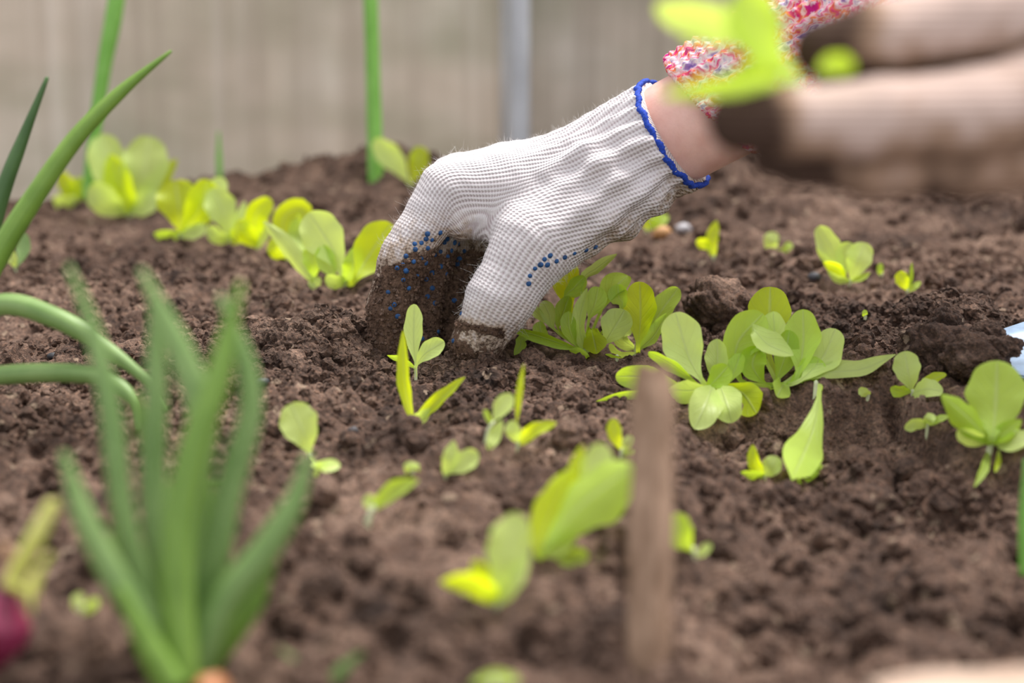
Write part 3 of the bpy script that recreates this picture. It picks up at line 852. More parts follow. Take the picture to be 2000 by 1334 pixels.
# rolled hem so that the sleeve has an edge with depth
hem = v[:330]; kk = np.arange(330)
hd = hem - hem.mean(0); hd /= np.linalg.norm(hd, axis=1)[:, None]
ho = ring_tube('sleeve_hem', hem - hd * 0.002, hd, ARM, 0.0030, 'yarn', sl, 8)
_l = ho.data.uv_layers.new(name='UVMap')
for lp in ho.data.loops: _l.data[lp.index].uv = ((lp.vertex_index // 8) / 330 * 0.239, (lp.vertex_index % 8) * 0.001)

# ------------------------------------------------------------------ foreground hand holding a seedling
FD = 0.56; FPX = FD / F
def K(px, py, dz, r): return (P(px, py, FD + dz), r * FPX)
f_up = [K(1606, 96, 0.004, 58), K(1720, 72, 0.006, 72), K(1880, 38, 0.012, 84), K(2080, 10, 0.02, 95)]
f_lo = [K(1446, 236, -0.006, 62), K(1560, 240, -0.006, 66), K(1720, 232, -0.003, 78), K(1900, 226, 0.004, 92), K(2100, 190, 0.012, 110)]
f_th = [K(1500, 312, 0.014, 34), K(1560, 320, 0.010, 42), K(1700, 328, 0.010, 56), K(1880, 318, 0.012, 70), K(2100, 270, 0.02, 105)]
f_mid = [K(1640, 150, 0.024, 50), K(1800, 150, 0.024, 60), K(2080, 120, 0.03, 90)]
palm2 = [K(2080, 90, 0.02, 150), K(2260, 120, 0.02, 190), K(2420, 160, 0.02, 170)]
def hand2(p):
    d = None
    for c in (f_up, f_lo, f_th, f_mid):
        e = chain_sdf(p, c, 0.003); d = e if d is None else smin(d, e, 0.0025)
    return smin(d, chain_sdf(p, palm2, 0.01), 0.008)
pa = np.array([q[0] for c in (f_up, f_lo, f_th, f_mid, palm2) for q in c])
V2, Q2 = surface_net(hand2, pa.min(0) - 0.03, pa.max(0) + 0.03, 0.0016)
def mat_glove2():
    m, nt, out = new_mat('soiled_glove'); t = NT(nt); p = t.geo()
    dirt = t.attr('dirt')
    n = t.noise(p, 90, 4, 0.6)
    dd = t.math('ADD', dirt, t.math('ADD', t.math('MULTIPLY', t.math('SUBTRACT', n, 0.5), 0.6), t.math('MULTIPLY', t.math('SUBTRACT', t.noise(p, 38, 2), 0.45), 1.1)))
    c = t.ramp(dd, [(0.08, (0.50, 0.37, 0.32)), (0.34, (0.30, 0.19, 0.13)), (0.60, (0.055, 0.032, 0.023))])
    kn = t.math('SINE', t.math('MULTIPLY', t.n('ShaderNodeSeparateXYZ', i_0=p).outputs[2], 2600))
    nt.links.new(t.bsdf(c, 0.9, t.bump(t.math('ADD', kn, n), 0.5, 0.0006), 0.1), out.inputs[0]); return m
M['glove2'] = mat_glove2()
person2 = empty('person', P(2260, 260, FD), 'soil-smeared gloved hand pinching a lettuce seedling, blurred, at right edge', 'person')
g2 = mesh_obj('glove', V2, Q2, 'glove2', person2, True)
tag(g2, 'beige work glove with dark soiled fingertips')
x2, y2 = proj(V2); n2 = grad(hand2, V2)
d_lo = chain_sdf(V2, f_lo, 0.003); d_up = chain_sdf(V2, f_up, 0.003); d_th = chain_sdf(V2, f_th, 0.003)
dt = np.where((d_lo < d_up) & (d_lo < d_th), np.clip(1.0 - (x2 - 1440) / 150, 0, 1) * 1.1, 0)
dt = np.where((d_up <= d_lo), np.clip(1.15 - (x2 - 1590) / 130, 0, 1) * 1.0, dt)
dt = np.where((d_th < d_lo) & (d_th < d_up), np.clip(0.75 - (x2 - 1600) / 300, 0.2, 1), dt)
gap_shade = np.clip(1 - np.abs(d_lo - d_up) / 0.006, 0, 1) * 0.75; gap_shade2 = np.clip(1 - np.abs(d_lo - d_th) / 0.005, 0, 1) * 0.7 * np.clip((1900 - x2) / 300, 0.2, 1)  # shade in the gaps between fingers, painted into the glove colour
dt = np.maximum.reduce([dt, gap_shade, gap_shade2, 0.35 * np.clip(-(n2 @ UPV), 0, 1)])  # downward-facing sides come out somewhat darker
a = g2.data.attributes.new('dirt', 'FLOAT', 'POINT'); a.data.foreach_set('value', dt.astype(np.float32))  # fingertip soil together with the painted shade between fingers
# wrist and sleeve carry on outside the frame
s2 = tube('sleeve', [palm2[2][0], P(2750, 260, FD + 0.02), P(3200, 420, FD)], [0.030, 0.034, 0.042], 'yarn', person2, 90, 80, 1.0, 0.08, 3)
_u = np.empty(len(s2.data.loops) * 2, np.float32); _l = s2.data.uv_layers[0].data; _l.foreach_get('uv', _u); _l.foreach_set('uv', _u * 0.19)

# ------------------------------------------------------------------ lettuce seedlings
LG = 'lettuce seedlings in the bed'
PB = []
SEED = [0]
def plant(base, label, leaves, depth=None, stem=None, cat='seedling', name='lettuce_seedling', group=LG, sink=0.0):
    """leaves: (points in the photograph with depth offset in mm, width px, shape, face, cup, material)"""
    g, d0 = G(*base)
    if depth: d0 = depth; g = P(base[0], base[1], d0)
    e = empty(name, g, label, cat, group)
    s = d0 / F
    crown = g + np.array([0, 0, 0.0015]); PB.append(g[:2])
    for lf in leaves:
        pts, wd, shape, face, cup, mt = (list(lf) + ['spoon', 0, 0.25, 'leaf'][len(lf) - 2:])[:6]
        SEED[0] += 1
        p3 = []; shift = 0.0
        for q in pts:
            d = d0 + (q[2] / 1000.0 if len(q) > 2 else 0) + shift
            if not depth and q[1] > base[1] - 40:
                dn = min(d, G(q[0], min(q[1] + wd * 0.15, 1333))[1] - 0.003 - (1.0 if shape == 'drop' else 0.22) * wd * s)
                shift += max(dn - d, -0.02) * 0.7; d = dn
            p3.append(P(q[0], q[1], d))
        gap = math.hypot(pts[0][0] - base[0], pts[0][1] - base[1])
        pet = 0.0
        if gap > 9 and shape != 'free':
            L1 = np.linalg.norm(p3[0] - crown); L2 = sum(np.linalg.norm(b - a) for a, b in zip(p3[:-1], p3[1:]))
            p3 = [crown] + p3; pet = L1 / (L1 + L2) * 0.95
        elif gap <= 9: p3[0] = crown
        if shape == 'free': shape = 'oval'
        leaf_mesh('leaf', p3, wd * s, shape, face, cup, pet, mt, e, 0.05, SEED[0])
    if stem:
        sp = [P(q[0], q[1], d0) for q in stem[0]]; sp[0] = sp[0] - np.array([0, 0, 0.004])
        tube('stem', sp, [stem[1] * s * 0.5, stem[1] * s * 0.42], 'stem', e, 10, 8)
    else:
        tube('stem', [g - np.array([0, 0, 0.006]), g + np.array([0, 0, 0.003])], [0.0012, 0.0010], 'stem', e, 6, 8)
    return e
PA, YE, DE, GR = 'leaf_pale', 'leaf_yellow', 'leaf_deep', 'leaf'
# ---- cluster behind the thumb
plant((1142, 692), 'dense leafy lettuce cluster growing right behind the gloved thumb', [
    ([(1118, 610, 14), (1106, 560, 18), (1113, 508, 20)], 54, 'spoon', 12, 0.2, YE),
    ([(1137, 556, 12), (1165, 525, 14), (1205, 496, 16)], 24, 'lance', 25, 0.4, PA),
    ([(1105, 590, 8), (1122, 562, 10), (1142, 540, 11)], 38, 'spoon', -25, 0.3, DE),
    ([(1092, 645, 4), (1100, 612, 5), (1111, 578, 6)], 34, 'spoon', 20, 0.3, DE),
    ([(1142, 684, -3), (1132, 630, -6), (1147, 562, -4)], 32, 'lance', 30, 0.4, PA),
    ([(1150, 625, 4), (1162, 592, 6), (1168, 560, 8)], 44, 'spoon', -10, 0.25, GR),
    ([(1128, 680, -2), (1112, 642, -5), (1110, 608, -4)], 32, 'spoon', 15, 0.3, GR),
    ([(1152, 640, -6), (1158, 655, -8), (1166, 691, -13)], 46, 'lance', 0, 0.15, YE),
    ([(1175, 675, -3), (1200, 640, -5), (1220, 605, -2)], 62, 'spoon', 20, 0.2, PA),
    ([(1175, 605, 10), (1198, 565, 15), (1226, 538, 20)], 60, 'spoon', 35, 0.3, GR),
    ([(1212, 605, 8), (1208, 580, 10), (1206, 555, 12)], 40, 'spoon', 5, 0.3, GR),
    ([(1120, 680, -4), (1050, 656, -8), (990, 640, -10)], 26, 'lance', 30, 0.4, DE),
    ([(1030, 660, -8), (1016, 676, -10), (1004, 694, -12)], 22, 'lance', 10, 0.2, DE),
    ([(1068, 655, 2), (1056, 646, 3), (1053, 628, 4)], 30, 'oval', 15, 0.2, GR),
    ([(1084, 645, 6), (1072, 612, 8), (1060, 588, 10)], 32, 'spoon', 10, 0.3, PA),
    ([(1075, 635, 8), (1050, 610, 10), (1033, 592, 12)], 22, 'spoon', 30, 0.3, PA),
    ([(1150, 697, -6), (1130, 688, -8), (1112, 684, -9)], 24, 'oval', 50, 0.2, GR),
])
plant((1247, 694), 'spoon-leaved lettuce seedling with a round upright leaf beside the dense cluster', [
    ([(1246, 680, 0), (1250, 625, 2), (1249, 550, 6)], 66, 'spoon', 5, 0.2, YE),
    ([(1256, 665, 0), (1288, 612, 3), (1325, 562, 6)], 48, 'spoon', 20, 0.3, GR),
    ([(1252, 680, -2), (1278, 655, -4), (1302, 612, -3)], 34, 'lance', 35, 0.4, GR),
    ([(1240, 680, 4), (1215, 660, 7), (1235, 628, 9)], 40, 'oval', 30, 0.4, PA),
    ([(1238, 690, -2), (1210, 690, -6), (1190, 672, -4)], 26, 'oval', 50, 0.3, PA),
], stem=([(1237, 696), (1247, 660)], 9))
plant((1205, 704), 'tiny flat leaf lying on soil below the lettuce cluster', [([(1215, 700, -2), (1198, 697, -3), (1182, 692, -3)], 12, 'oval', 60, 0.2, GR)])
# ---- large pair right of the stake
plant((1392, 768), 'big pale lettuce seedling spreading directly behind the wooden stake', [
    ([(1372, 745, 2), (1342, 690, 4), (1318, 610, 6)], 84, 'spoon', 8, 0.12, PA),
    ([(1366, 752, -2), (1312, 712, -4), (1266, 688, -3)], 30, 'spoon', 35, 0.3, GR),
    ([(1372, 762, -4), (1340, 764, -8), (1306, 760, -10)], 52, 'lance', 25, 0.2, PA),
    ([(1340, 758, -8), (1262, 738, -12), (1202, 736, -10)], 54, 'spoon', 20, 0.15, GR),
    ([(1330, 770, -14), (1220, 770, -18), (1164, 784, -20)], 22, 'lance', 40, 0.3, GR),
    ([(1395, 762, 6), (1400, 715, 8), (1400, 662, 10)], 46, 'spoon', 15, 0.25, PA),
    ([(1378, 764, -4), (1402, 738, -6), (1422, 715, -4)], 46, 'spoon', -10, 0.3, DE),
    ([(1392, 752, -8), (1378, 790, -14), (1356, 838, -22)], 66, 'spoon', 10, 0.25, PA),
    ([(1404, 752, -8), (1420, 790, -14), (1430, 826, -20)], 62, 'spoon', 0, 0.25, PA),
    ([(1414, 752, -6), (1450, 768, -11), (1478, 808, -16)], 66, 'spoon', -10, 0.2, YE),
    ([(1420, 750, 0), (1436, 720, 2), (1446, 690, 4)], 36, 'spoon', 20, 0.3, GR),
])
plant((1520, 758), 'largest lettuce plant with overlapping broad leaves right of the stake', [
    ([(1500, 680, 12), (1503, 620, 16), (1504, 560, 20)], 84, 'spoon', 0, 0.2, YE),
    ([(1448, 745, -2), (1440, 675, -4), (1490, 612, 0)], 82, 'spoon', -20, 0.25, GR),
    ([(1470, 645, -8), (1500, 672, -12), (1550, 694, -14)], 52, 'lance', 35, 0.3, PA),
    ([(1515, 690, 8), (1513, 650, 9), (1510, 608, 10)], 48, 'spoon', 15, 0.3, PA),
    ([(1515, 750, -2), (1532, 700, -2), (1542, 645, 0)], 52, 'spoon', -15, 0.3, DE),
    ([(1555, 740, 2), (1568, 675, 5), (1568, 604, 8)], 70, 'spoon', 10, 0.25, GR),
    ([(1560, 745, 4), (1605, 700, 8), (1632, 642, 12)], 74, 'spoon', 18, 0.2, PA),
    ([(1530, 752, -6), (1600, 728, -8), (1680, 722, -8), (1750, 692, -6)], 42, 'lance', 35, 0.35, PA),
    ([(1495, 750, -4), (1470, 715, -6), (1482, 678, -4)], 56, 'spoon', -10, 0.3, DE),
    ([(1505, 760, -8), (1475, 756, -10), (1445, 752, -10)], 32, 'oval', 40, 0.2, PA),
    ([(1530, 750, -8), (1524, 762, -11), (1518, 776, -13)], 46, 'oval', 20, 0.3, GR),
    ([(1540, 750, 0), (1585, 720, 2), (1600, 700, 3)], 50, 'spoon', 0, 0.3, GR),
], stem=([(1520, 766), (1520, 740)], 12))
plant((1602, 768), 'long drooping lettuce leaf hanging down the soil slope right of stake', [
    ([(1602, 752, -2), (1594, 815, -30), (1580, 862, -46), (1546, 938, -62)], 72, 'drop', 8, 0.15, GR),
    ([(1560, 944, -66), (1584, 928, -64), (1606, 908, -60)], 24, 'free', 30, 0.3, GR),
], stem=([(1590, 790), (1594, 745)], 10))
plant((1492, 938), 'small three-leaved seedling left of the long drooping leaf', [
    ([(1490, 932, 0), (1474, 900, 2), (1470, 868, 4)], 28, 'lance', 25, 0.4, YE),
    ([(1495, 932, -2), (1506, 915, -4), (1514, 890, -3)], 38, 'spoon', 10, 0.2, PA),
    ([(1488, 934, -2), (1465, 925, -4), (1446, 922, -5)], 24, 'lance', 30, 0.3, GR),
])
plant((1782, 772), 'four-leaved seedling between the largest lettuce and the round-leaved one', [
    ([(1780, 765, 0), (1775, 735, 1), (1766, 686, 4)], 54, 'spoon', 5, 0.2, PA),
    ([(1784, 766, 0), (1812, 746, 2), (1848, 730, 4)], 24, 'spoon', 35, 0.3, YE),
    ([(1784, 770, -3), (1812, 760, -7), (1842, 764, -9)], 46, 'oval', 30, 0.2, PA),
    ([(1778, 768, 0), (1758, 763, -1), (1740, 756, -2)], 30, 'spoon', 35, 0.3, GR),
])
plant((1812, 836), 'tiny three-leaved sprout left of the round-leaved seedling', [
    ([(1808, 832, 0), (1790, 828, -3), (1766, 836, -6)], 28, 'oval', 25, 0.2, PA),
    ([(1812, 832, 0), (1815, 820, 0), (1822, 808, 1)], 24, 'oval', 10, 0.2, PA),
    ([(1814, 832, 0), (1832, 820, 2), (1852, 812, 3)], 18, 'oval', 30, 0.2, GR),
])
plant((1935, 872), 'lettuce seedling with one very large round upright leaf at right edge', [
    ([(1937, 862, 2), (1944, 800, 5), (1948, 704, 10)], 116, 'spoon', 0, 0.12, GR),
    ([(1932, 862, -4), (1890, 815, -10), (1838, 770, -12)], 58, 'lance', -30, 0.35, DE),
    ([(1938, 862, -6), (1965, 845, -10), (1996, 820, -11)], 40, 'lance', 30, 0.35, DE),
    ([(1932, 864, -2), (1902, 857, -6), (1870, 840, -9)], 40, 'spoon', 30, 0.2, PA),
    ([(1940, 866, -4), (1980, 862, -8), (2016, 848, -10)], 46, 'spoon', 30, 0.2, PA),
], stem=([(1935, 890), (1936, 858)], 16))
plant((1930, 888), 'thin pale blade hanging down the soil below the round-leaved seedling', [
    ([(1930, 886, -2), (1922, 915, -14), (1902, 952, -24)], 18, 'lance', 15, 0.3, GR), ([(1950, 880, -2), (1950, 900, -8), (1943, 922, -14)], 12, 'free', 15, 0.3, YE)])
plant((1695, 778), 'pair of tiny leaves on soil right below the long lettuce leaf', [([(1700, 776, 0), (1690, 768, 0), (1678, 758, 0)], 22, 'oval', 20, 0.2, PA)])
# ---- the row in front
plant((812, 742), 'little speckled seedling being planted between gloved fingers and thumb', [
    ([(812, 716, 0), (808, 665, 2), (809, 594, 4)], 38, 'spoon', 8, 0.2, PA),
    ([(813, 716, -1), (832, 690, -4), (868, 667, -6)], 40, 'spoon', 20, 0.25, PA),
    ([(810, 718, 1), (785, 702, 3), (756, 694, 4)], 18, 'lance', 45, 0.3, GR),
], stem=([(812, 750), (812, 716)], 7))
plant((806, 832), 'yellow-green seedling with two long narrow leaves forming a V', [
    ([(800, 826, 0), (790, 745, 2), (787, 645, 4)], 27, 'lance', 20, 0.4, YE),
    ([(808, 830, -2), (850, 790, -5), (909, 736, -6)], 30, 'lance', 35, 0.45, YE),
    ([(806, 830, -4), (822, 815, -6), (842, 798, -6)], 26, 'lance', -10, 0.3, PA),
])
plant((606, 896), 'seedling with one broad round pale leaf left of the V-shaped seedling', [
    ([(606, 890, 0), (594, 850, 2), (568, 788, 5)], 76, 'spoon', 5, 0.18, PA),
    ([(612, 905, -3), (630, 914, -6), (612, 926, -8)], 30, 'free', 40, 0.2, PA),
    ([(620, 906, -2), (638, 910, -3), (664, 906, -4)], 28, 'oval', 20, 0.2, PA),
])
plant((950, 868), 'whitish-stemmed leggy seedling just right of the small heart-shaped seedling', [
    ([(962, 828, 0), (975, 805, 1), (1000, 770, 3)], 38, 'spoon', 20, 0.3, PA),
    ([(955, 876, -3), (968, 850, -5), (981, 820, -4)], 26, 'lance', 20, 0.3, PA),
    ([(958, 830, 0), (952, 812, 1), (946, 800, 2)], 14, 'oval', 20, 0.3, GR),
], stem=([(944, 870), (953, 842), (964, 824)], 8))
plant((1012, 874), 'seedling with one thin upright blade and two spreading leaves', [
    ([(1010, 822, 4), (1015, 770, 5), (1023, 710, 7)], 14, 'lance', 20, 0.4, YE),
    ([(1008, 872, -2), (1004, 848, -3), (998, 822, -2)], 30, 'spoon', 15, 0.2, PA),
    ([(1018, 872, -2), (1045, 842, -5), (1088, 826, -6)], 32, 'lance', 30, 0.35, YE),
])
plant((868, 934), 'small heart-shaped seedling in the middle of the front soil', [
    ([(870, 928, 0), (880, 900, 2), (886, 860, 3)], 34, 'lance', 20, 0.3, PA),
    ([(874, 926, -2), (900, 908, -4), (934, 884, -5)], 44, 'spoon', 15, 0.25, PA),
], stem=([(866, 936), (872, 920)], 9))
plant((716, 1032), 'bent seedling with a whitish stem and one long leaf pointing right', [
    ([(732, 994, 0), (768, 960, -3), (818, 938, -4)], 38, 'lance', 25, 0.35, GR),
    ([(726, 1000, 0), (724, 985, 2), (718, 966, 3)], 28, 'spoon', 15, 0.2, PA),
], stem=([(714, 1036), (720, 1012), (732, 990)], 14))
plant((805, 924), 'single small oval seed leaf above the bent seedling', [([(805, 922, 0), (804, 914, 0), (806, 902, 1)], 34, 'oval', 10, 0.2, PA)])
plant((1214, 890), 'small two-leaved sprout just left of the wooden stake', [
    ([(1212, 886, 0), (1203, 855, 1), (1196, 818, 3)], 30, 'spoon', 10, 0.2, YE), ([(1215, 886, 0), (1224, 868, 0), (1232, 850, 1)], 22, 'spoon', 20, 0.2, PA),
    ([(1216, 888, -1), (1228, 884, -2), (1238, 880, -2)], 14, 'oval', 30, 0.2, GR)])
plant((1355, 1086), 'small broad-leaved sprout just right of the stake foot', [
    ([(1354, 1082, 0), (1332, 1052, 2), (1316, 1002, 4)], 58, 'spoon', 10, 0.25, GR), ([(1356, 1084, -1), (1372, 1078, -2), (1388, 1062, -2)], 24, 'spoon', 30, 0.25, PA)])
plant((1050, 1092), 'blurred lettuce seedling with a big folded leaf left of the stake', [
    ([(1056, 1082, 0), (1130, 990, -3), (1236, 908, -4)], 122, 'spoon', 30, 0.4, GR),
    ([(1052, 1082, 2), (1072, 1010, 4), (1120, 912, 8)], 70, 'lance', -10, 0.3, YE),
    ([(1100, 960, 8), (1125, 920, 10), (1138, 868, 12)], 34, 'lance', 10, 0.3, YE),
    ([(1130, 960, 6), (1160, 920, 9), (1178, 866, 12)], 60, 'spoon', 10, 0.2, PA),
    ([(1070, 1082, -4), (1095, 1060, -6), (1128, 1042, -6)], 50, 'lance', 20, 0.3, PA),
    ([(1090, 1090, -4), (1118, 1092, -6), (1150, 1084, -7)], 42, 'oval', 20, 0.3, GR),
])
plant((972, 1188), 'blurred pale lettuce seedling nearest the bottom, left of the folded one', [
    ([(976, 1180, 0), (988, 1100, 3), (1012, 1002, 7)], 86, 'spoon', 10, 0.25, PA),
    ([(966, 1182, -3), (930, 1140, -8), (860, 1136, -10)], 52, 'lance', 25, 0.3, YE),
    ([(976, 1180, -3), (1004, 1140, -5), (1036, 1084, -4)], 42, 'lance', 30, 0.35, PA),
    ([(968, 1180, 0), (945, 1140, 2), (926, 1092, 3)], 52, 'lance', -10, 0.3, YE),
])
plant((965, 1345), 'green leaf showing at the bottom edge of the picture', [([(920, 1336, 0), (965, 1322, 0), (1015, 1330, 0)], 30, 'free', 20, 0.2, GR)])
# ---- the row behind, left of the hand
BG = 'lettuces of the back row'
def bp(*a): return plant(*a, group=BG)
bp((252, 424), 'largest bright lettuce of back row standing before the wall', [
    ([(252, 418, 0), (278, 350, 4), (292, 266, 12)], 92, 'spoon', 5, 0.2, PA),
    ([(248, 418, 4), (222, 355, 10), (196, 262, 18)], 76, 'spoon', -5, 0.2, PA),
    ([(246, 420, -6), (212, 398, -14), (178, 360, -16)], 60, 'spoon', 20, 0.25, PA),
    ([(256, 420, 0), (300, 372, 2), (346, 310, 4)], 46, 'lance', 25, 0.3, YE),
    ([(250, 418, -4), (236, 365, -6), (216, 300, -2)], 60, 'lance', 20, 0.3, YE),
    ([(256, 422, -6), (282, 400, -10), (306, 372, -10)], 48, 'spoon', 20, 0.3, PA)])
bp((150, 396), 'yellowish lettuce half hidden behind the big curved onion leaf', [
    ([(150, 392, 0), (132, 362, 2), (112, 332, 4)], 36, 'lance', 20, 0.3, YE), ([(148, 394, -4), (128, 396, -8), (104, 392, -8)], 40, 'oval', 30, 0.2, PA),
    ([(154, 390, 0), (168, 366, 2), (180, 340, 4)], 40, 'spoon', 10, 0.2, GR), ([(150, 392, -2), (150, 370, 0), (150, 345, 2)], 40, 'lance', 10, 0.2, YE)])
bp((352, 462), 'broad-leaved lettuce beside the largest lettuce of the back row', [
    ([(352, 456, 0), (350, 412, 2), (342, 352, 8)], 84, 'spoon', 5, 0.2, YE), ([(358, 456, -2), (388, 412, 0), (408, 352, 4)], 70, 'spoon', -15, 0.25, YE),
    ([(348, 458, -4), (324, 460, -8), (300, 456, -10)], 30, 'lance', 30, 0.3, GR), ([(370, 452, 4), (408, 402, 6), (434, 346, 10)], 54, 'spoon', 15, 0.2, PA),
    ([(360, 458, -6), (384, 452, -8), (402, 440, -8)], 34, 'oval', 25, 0.2, PA)])
bp((448, 474), 'lettuce with a long pale oval leaf, third in the back row', [
    ([(452, 466, 0), (438, 420, 2), (414, 368, 6)], 60, 'spoon', 5, 0.2, PA), ([(446, 470, -3), (425, 462, -6), (406, 442, -6)], 34, 'oval', 25, 0.2, PA),
    ([(452, 470, 0), (468, 440, 2), (478, 392, 6)], 24, 'lance', 15, 0.3, PA), ([(450, 470, -2), (470, 458, -4), (490, 440, -4)], 36, 'lance', 25, 0.3, YE)])
bp((502, 490), 'yellow lettuce with a leaf tip bent to the right, fourth in back row', [
    ([(500, 484, 0), (498, 425, 3), (528, 388, 6)], 48, 'spoon', -15, 0.3, YE), ([(496, 486, -2), (480, 455, -3), (466, 430, -2)], 40, 'spoon', 10, 0.25, YE),
    ([(504, 484, -2), (514, 455, -2), (516, 420, 0)], 26, 'lance', 15, 0.3, PA)])
bp((560, 508), 'lettuce with a strongly arched yellow leaf behind the long pale stalk', [
    ([(552, 480, 4), (556, 424, 6), (590, 410, 6), (598, 452, 4)], 44, 'lance', 10, 0.3, YE), ([(570, 504, 0), (584, 470, 2), (578, 428, 4)], 48, 'spoon', 5, 0.25, GR),
    ([(556, 506, -3), (540, 490, -5), (532, 466, -4)], 34, 'oval', 20, 0.2, YE)])
bp((612, 552), 'lettuce with a long pale slanting stalk at left of the brightest leaf', [
    ([(606, 545, 0), (560, 480, 2), (514, 432, 6)], 34, 'lance', 15, 0.3, PA), ([(616, 550, -2), (612, 520, -3), (604, 480, -2)], 36, 'spoon', 10, 0.25, GR),
    ([(612, 556, -4), (616, 552, -6), (620, 540, -7)], 30, 'oval', 20, 0.2, PA)])
bp((676, 556), 'bright white-green lettuce of back row next to the gloved fingers', [
    ([(668, 540, 0), (650, 490, 2), (602, 416, 6)], 84, 'spoon', 10, 0.2, PA), ([(690, 552, 2), (718, 505, 4), (764, 436, 8)], 84, 'spoon', -5, 0.2, YE),
    ([(672, 552, -4), (655, 550, -8), (636, 540, -10)], 34, 'oval', 25, 0.2, PA), ([(684, 554, 0), (690, 520, 0), (694, 480, 2)], 40, 'lance', 15, 0.3, GR),
    ([(660, 550, 2), (640, 515, 4), (628, 480, 6)], 40, 'spoon', 10, 0.3, GR)])
bp((803, 366), 'two-leaved lettuce before the wall, above the gloved knuckles', [
    ([(800, 360, 0), (772, 316, 3), (730, 274, 6)], 48, 'spoon', 10, 0.2, PA), ([(806, 360, 0), (815, 325, 2), (822, 286, 5)], 42, 'spoon', -10, 0.25, YE)])
plant((30, 530), 'small faded weed by the left edge behind the thick onion leaf', [
    ([(34, 520, 0), (46, 490, 2), (40, 452, 4)], 34, 'spoon', 20, 0.3, 'onion_dusty'), ([(30, 525, 0), (26, 510, 0), (16, 490, 2)], 24, 'spoon', 20, 0.3, 'leaf_pale')], None, None, 'weed', 'weed', None)
# ---- behind, right of the hand
RG = 'seedlings behind the hand on the right'
def rp_(*a): return plant(*a, group=RG)
rp_((1394, 508), 'thin two-leaved seedling right of the glove cuff', [([(1394, 500, 0), (1390, 472, 2), (1400, 430, 4)], 26, 'lance', 10, 0.3, YE), ([(1390, 492, 0), (1378, 478, -1), (1360, 470, -2)], 24, 'spoon', 20, 0.2, YE)])
rp_((1514, 490), 'tiny round pale sprout between two larger seedlings', [([(1516, 489, 0), (1506, 474, 1), (1512, 453, 3)], 32, 'oval', 10, 0.2, PA), ([(1528, 488, 0), (1537, 484, 0), (1545, 474, 1)], 18, 'oval', 10, 0.2, GR)])
rp_((1660, 554), 'many-leaved seedling standing alone above the largest lettuce', [
    ([(1648, 540, 0), (1628, 495, 2), (1598, 442, 6)], 44, 'spoon', 5, 0.2, PA), ([(1650, 540, -2), (1652, 505, -2), (1662, 474, 0)], 46, 'spoon', -10, 0.25, PA),
    ([(1664, 548, -4), (1674, 515, -5), (1690, 474, -3)], 52, 'spoon', 10, 0.2, PA), ([(1652, 552, -6), (1636, 544, -8), (1616, 528, -8)], 18, 'lance', 30, 0.3, PA),
    ([(1666, 552, -4), (1682, 544, -4), (1700, 532, -4)], 14, 'lance', 30, 0.3, GR), ([(1650, 545, -3), (1632, 525, -5), (1608, 512, -5)], 28, 'lance', 20, 0.3, YE),
    ([(1640, 530, 4), (1612, 505, 6), (1594, 484, 7)], 16, 'lance', 20, 0.3, PA)])
rp_((1772, 574), 'small sprout with one needle-thin blade near the trowel heap', [([(1772, 572, 0), (1765, 553, 1), (1756, 530, 3)], 28, 'spoon', 10, 0.2, YE), ([(1775, 570, 2), (1779, 545, 3), (1781, 512, 4)], 9, 'lance', 10, 0.3, DE), ([(1774, 572, 0), (1784, 562, 0), (1798, 550, 1)], 14, 'oval', 20, 0.2, GR)])
rp_((1722, 540), 'faint tiny sprout left of the needle-bladed one', [([(1720, 538, 0), (1719, 530, 0), (1720, 514, 1)], 14, 'oval', 10, 0.2, DE)])
rp_((1262, 456), 'sprout peeping out from under the glove cuff', [([(1258, 452, 0), (1266, 435, 2), (1282, 414, 4)], 34, 'spoon', 10, 0.2, YE), ([(1264, 452, 0), (1282, 436, 0), (1304, 420, 1)], 28, 'spoon', 20, 0.2, GR)])
rp_((1690, 622), 'minute green sprout on the dark soil heap', [([(1690, 620, 0), (1689, 614, 0), (1690, 605, 0)], 12, 'oval', 0, 0.2, GR)])
# ---- seedling held by the foreground glove
plant((1560, 170), 'blurred lettuce seedling held by the soil-smeared foreground glove', [
    ([(1540, 120, 2), (1440, 60, 6), (1280, 14, 8)], 90, 'spoon', 30, 0.2, PA),
    ([(1540, 140, -4), (1490, 80, -6), (1450, -20, -6)], 110, 'spoon', 0, 0.2, GR),
    ([(1530, 160, -2), (1440, 165, -6), (1290, 186, -10)], 46, 'lance', 20, 0.3, GR),
    ([(1540, 150, 4), (1500, 130, 6), (1420, 150, 6)], 50, 'lance', 10, 0.3, GR),
    ([(1600, 140, -12), (1630, 125, -14), (1668, 135, -14)], 46, 'free', 0, 0.2, DE),
    ([(1540, 130, 14), (1400, 60, 26), (1330, 90, 28)], 30, 'lance', 20, 0.3, GR),
], FD - 0.008, ([(1640, 176), (1560, 168), (1530, 150)], 18), 'seedling', 'lettuce_seedling', None)

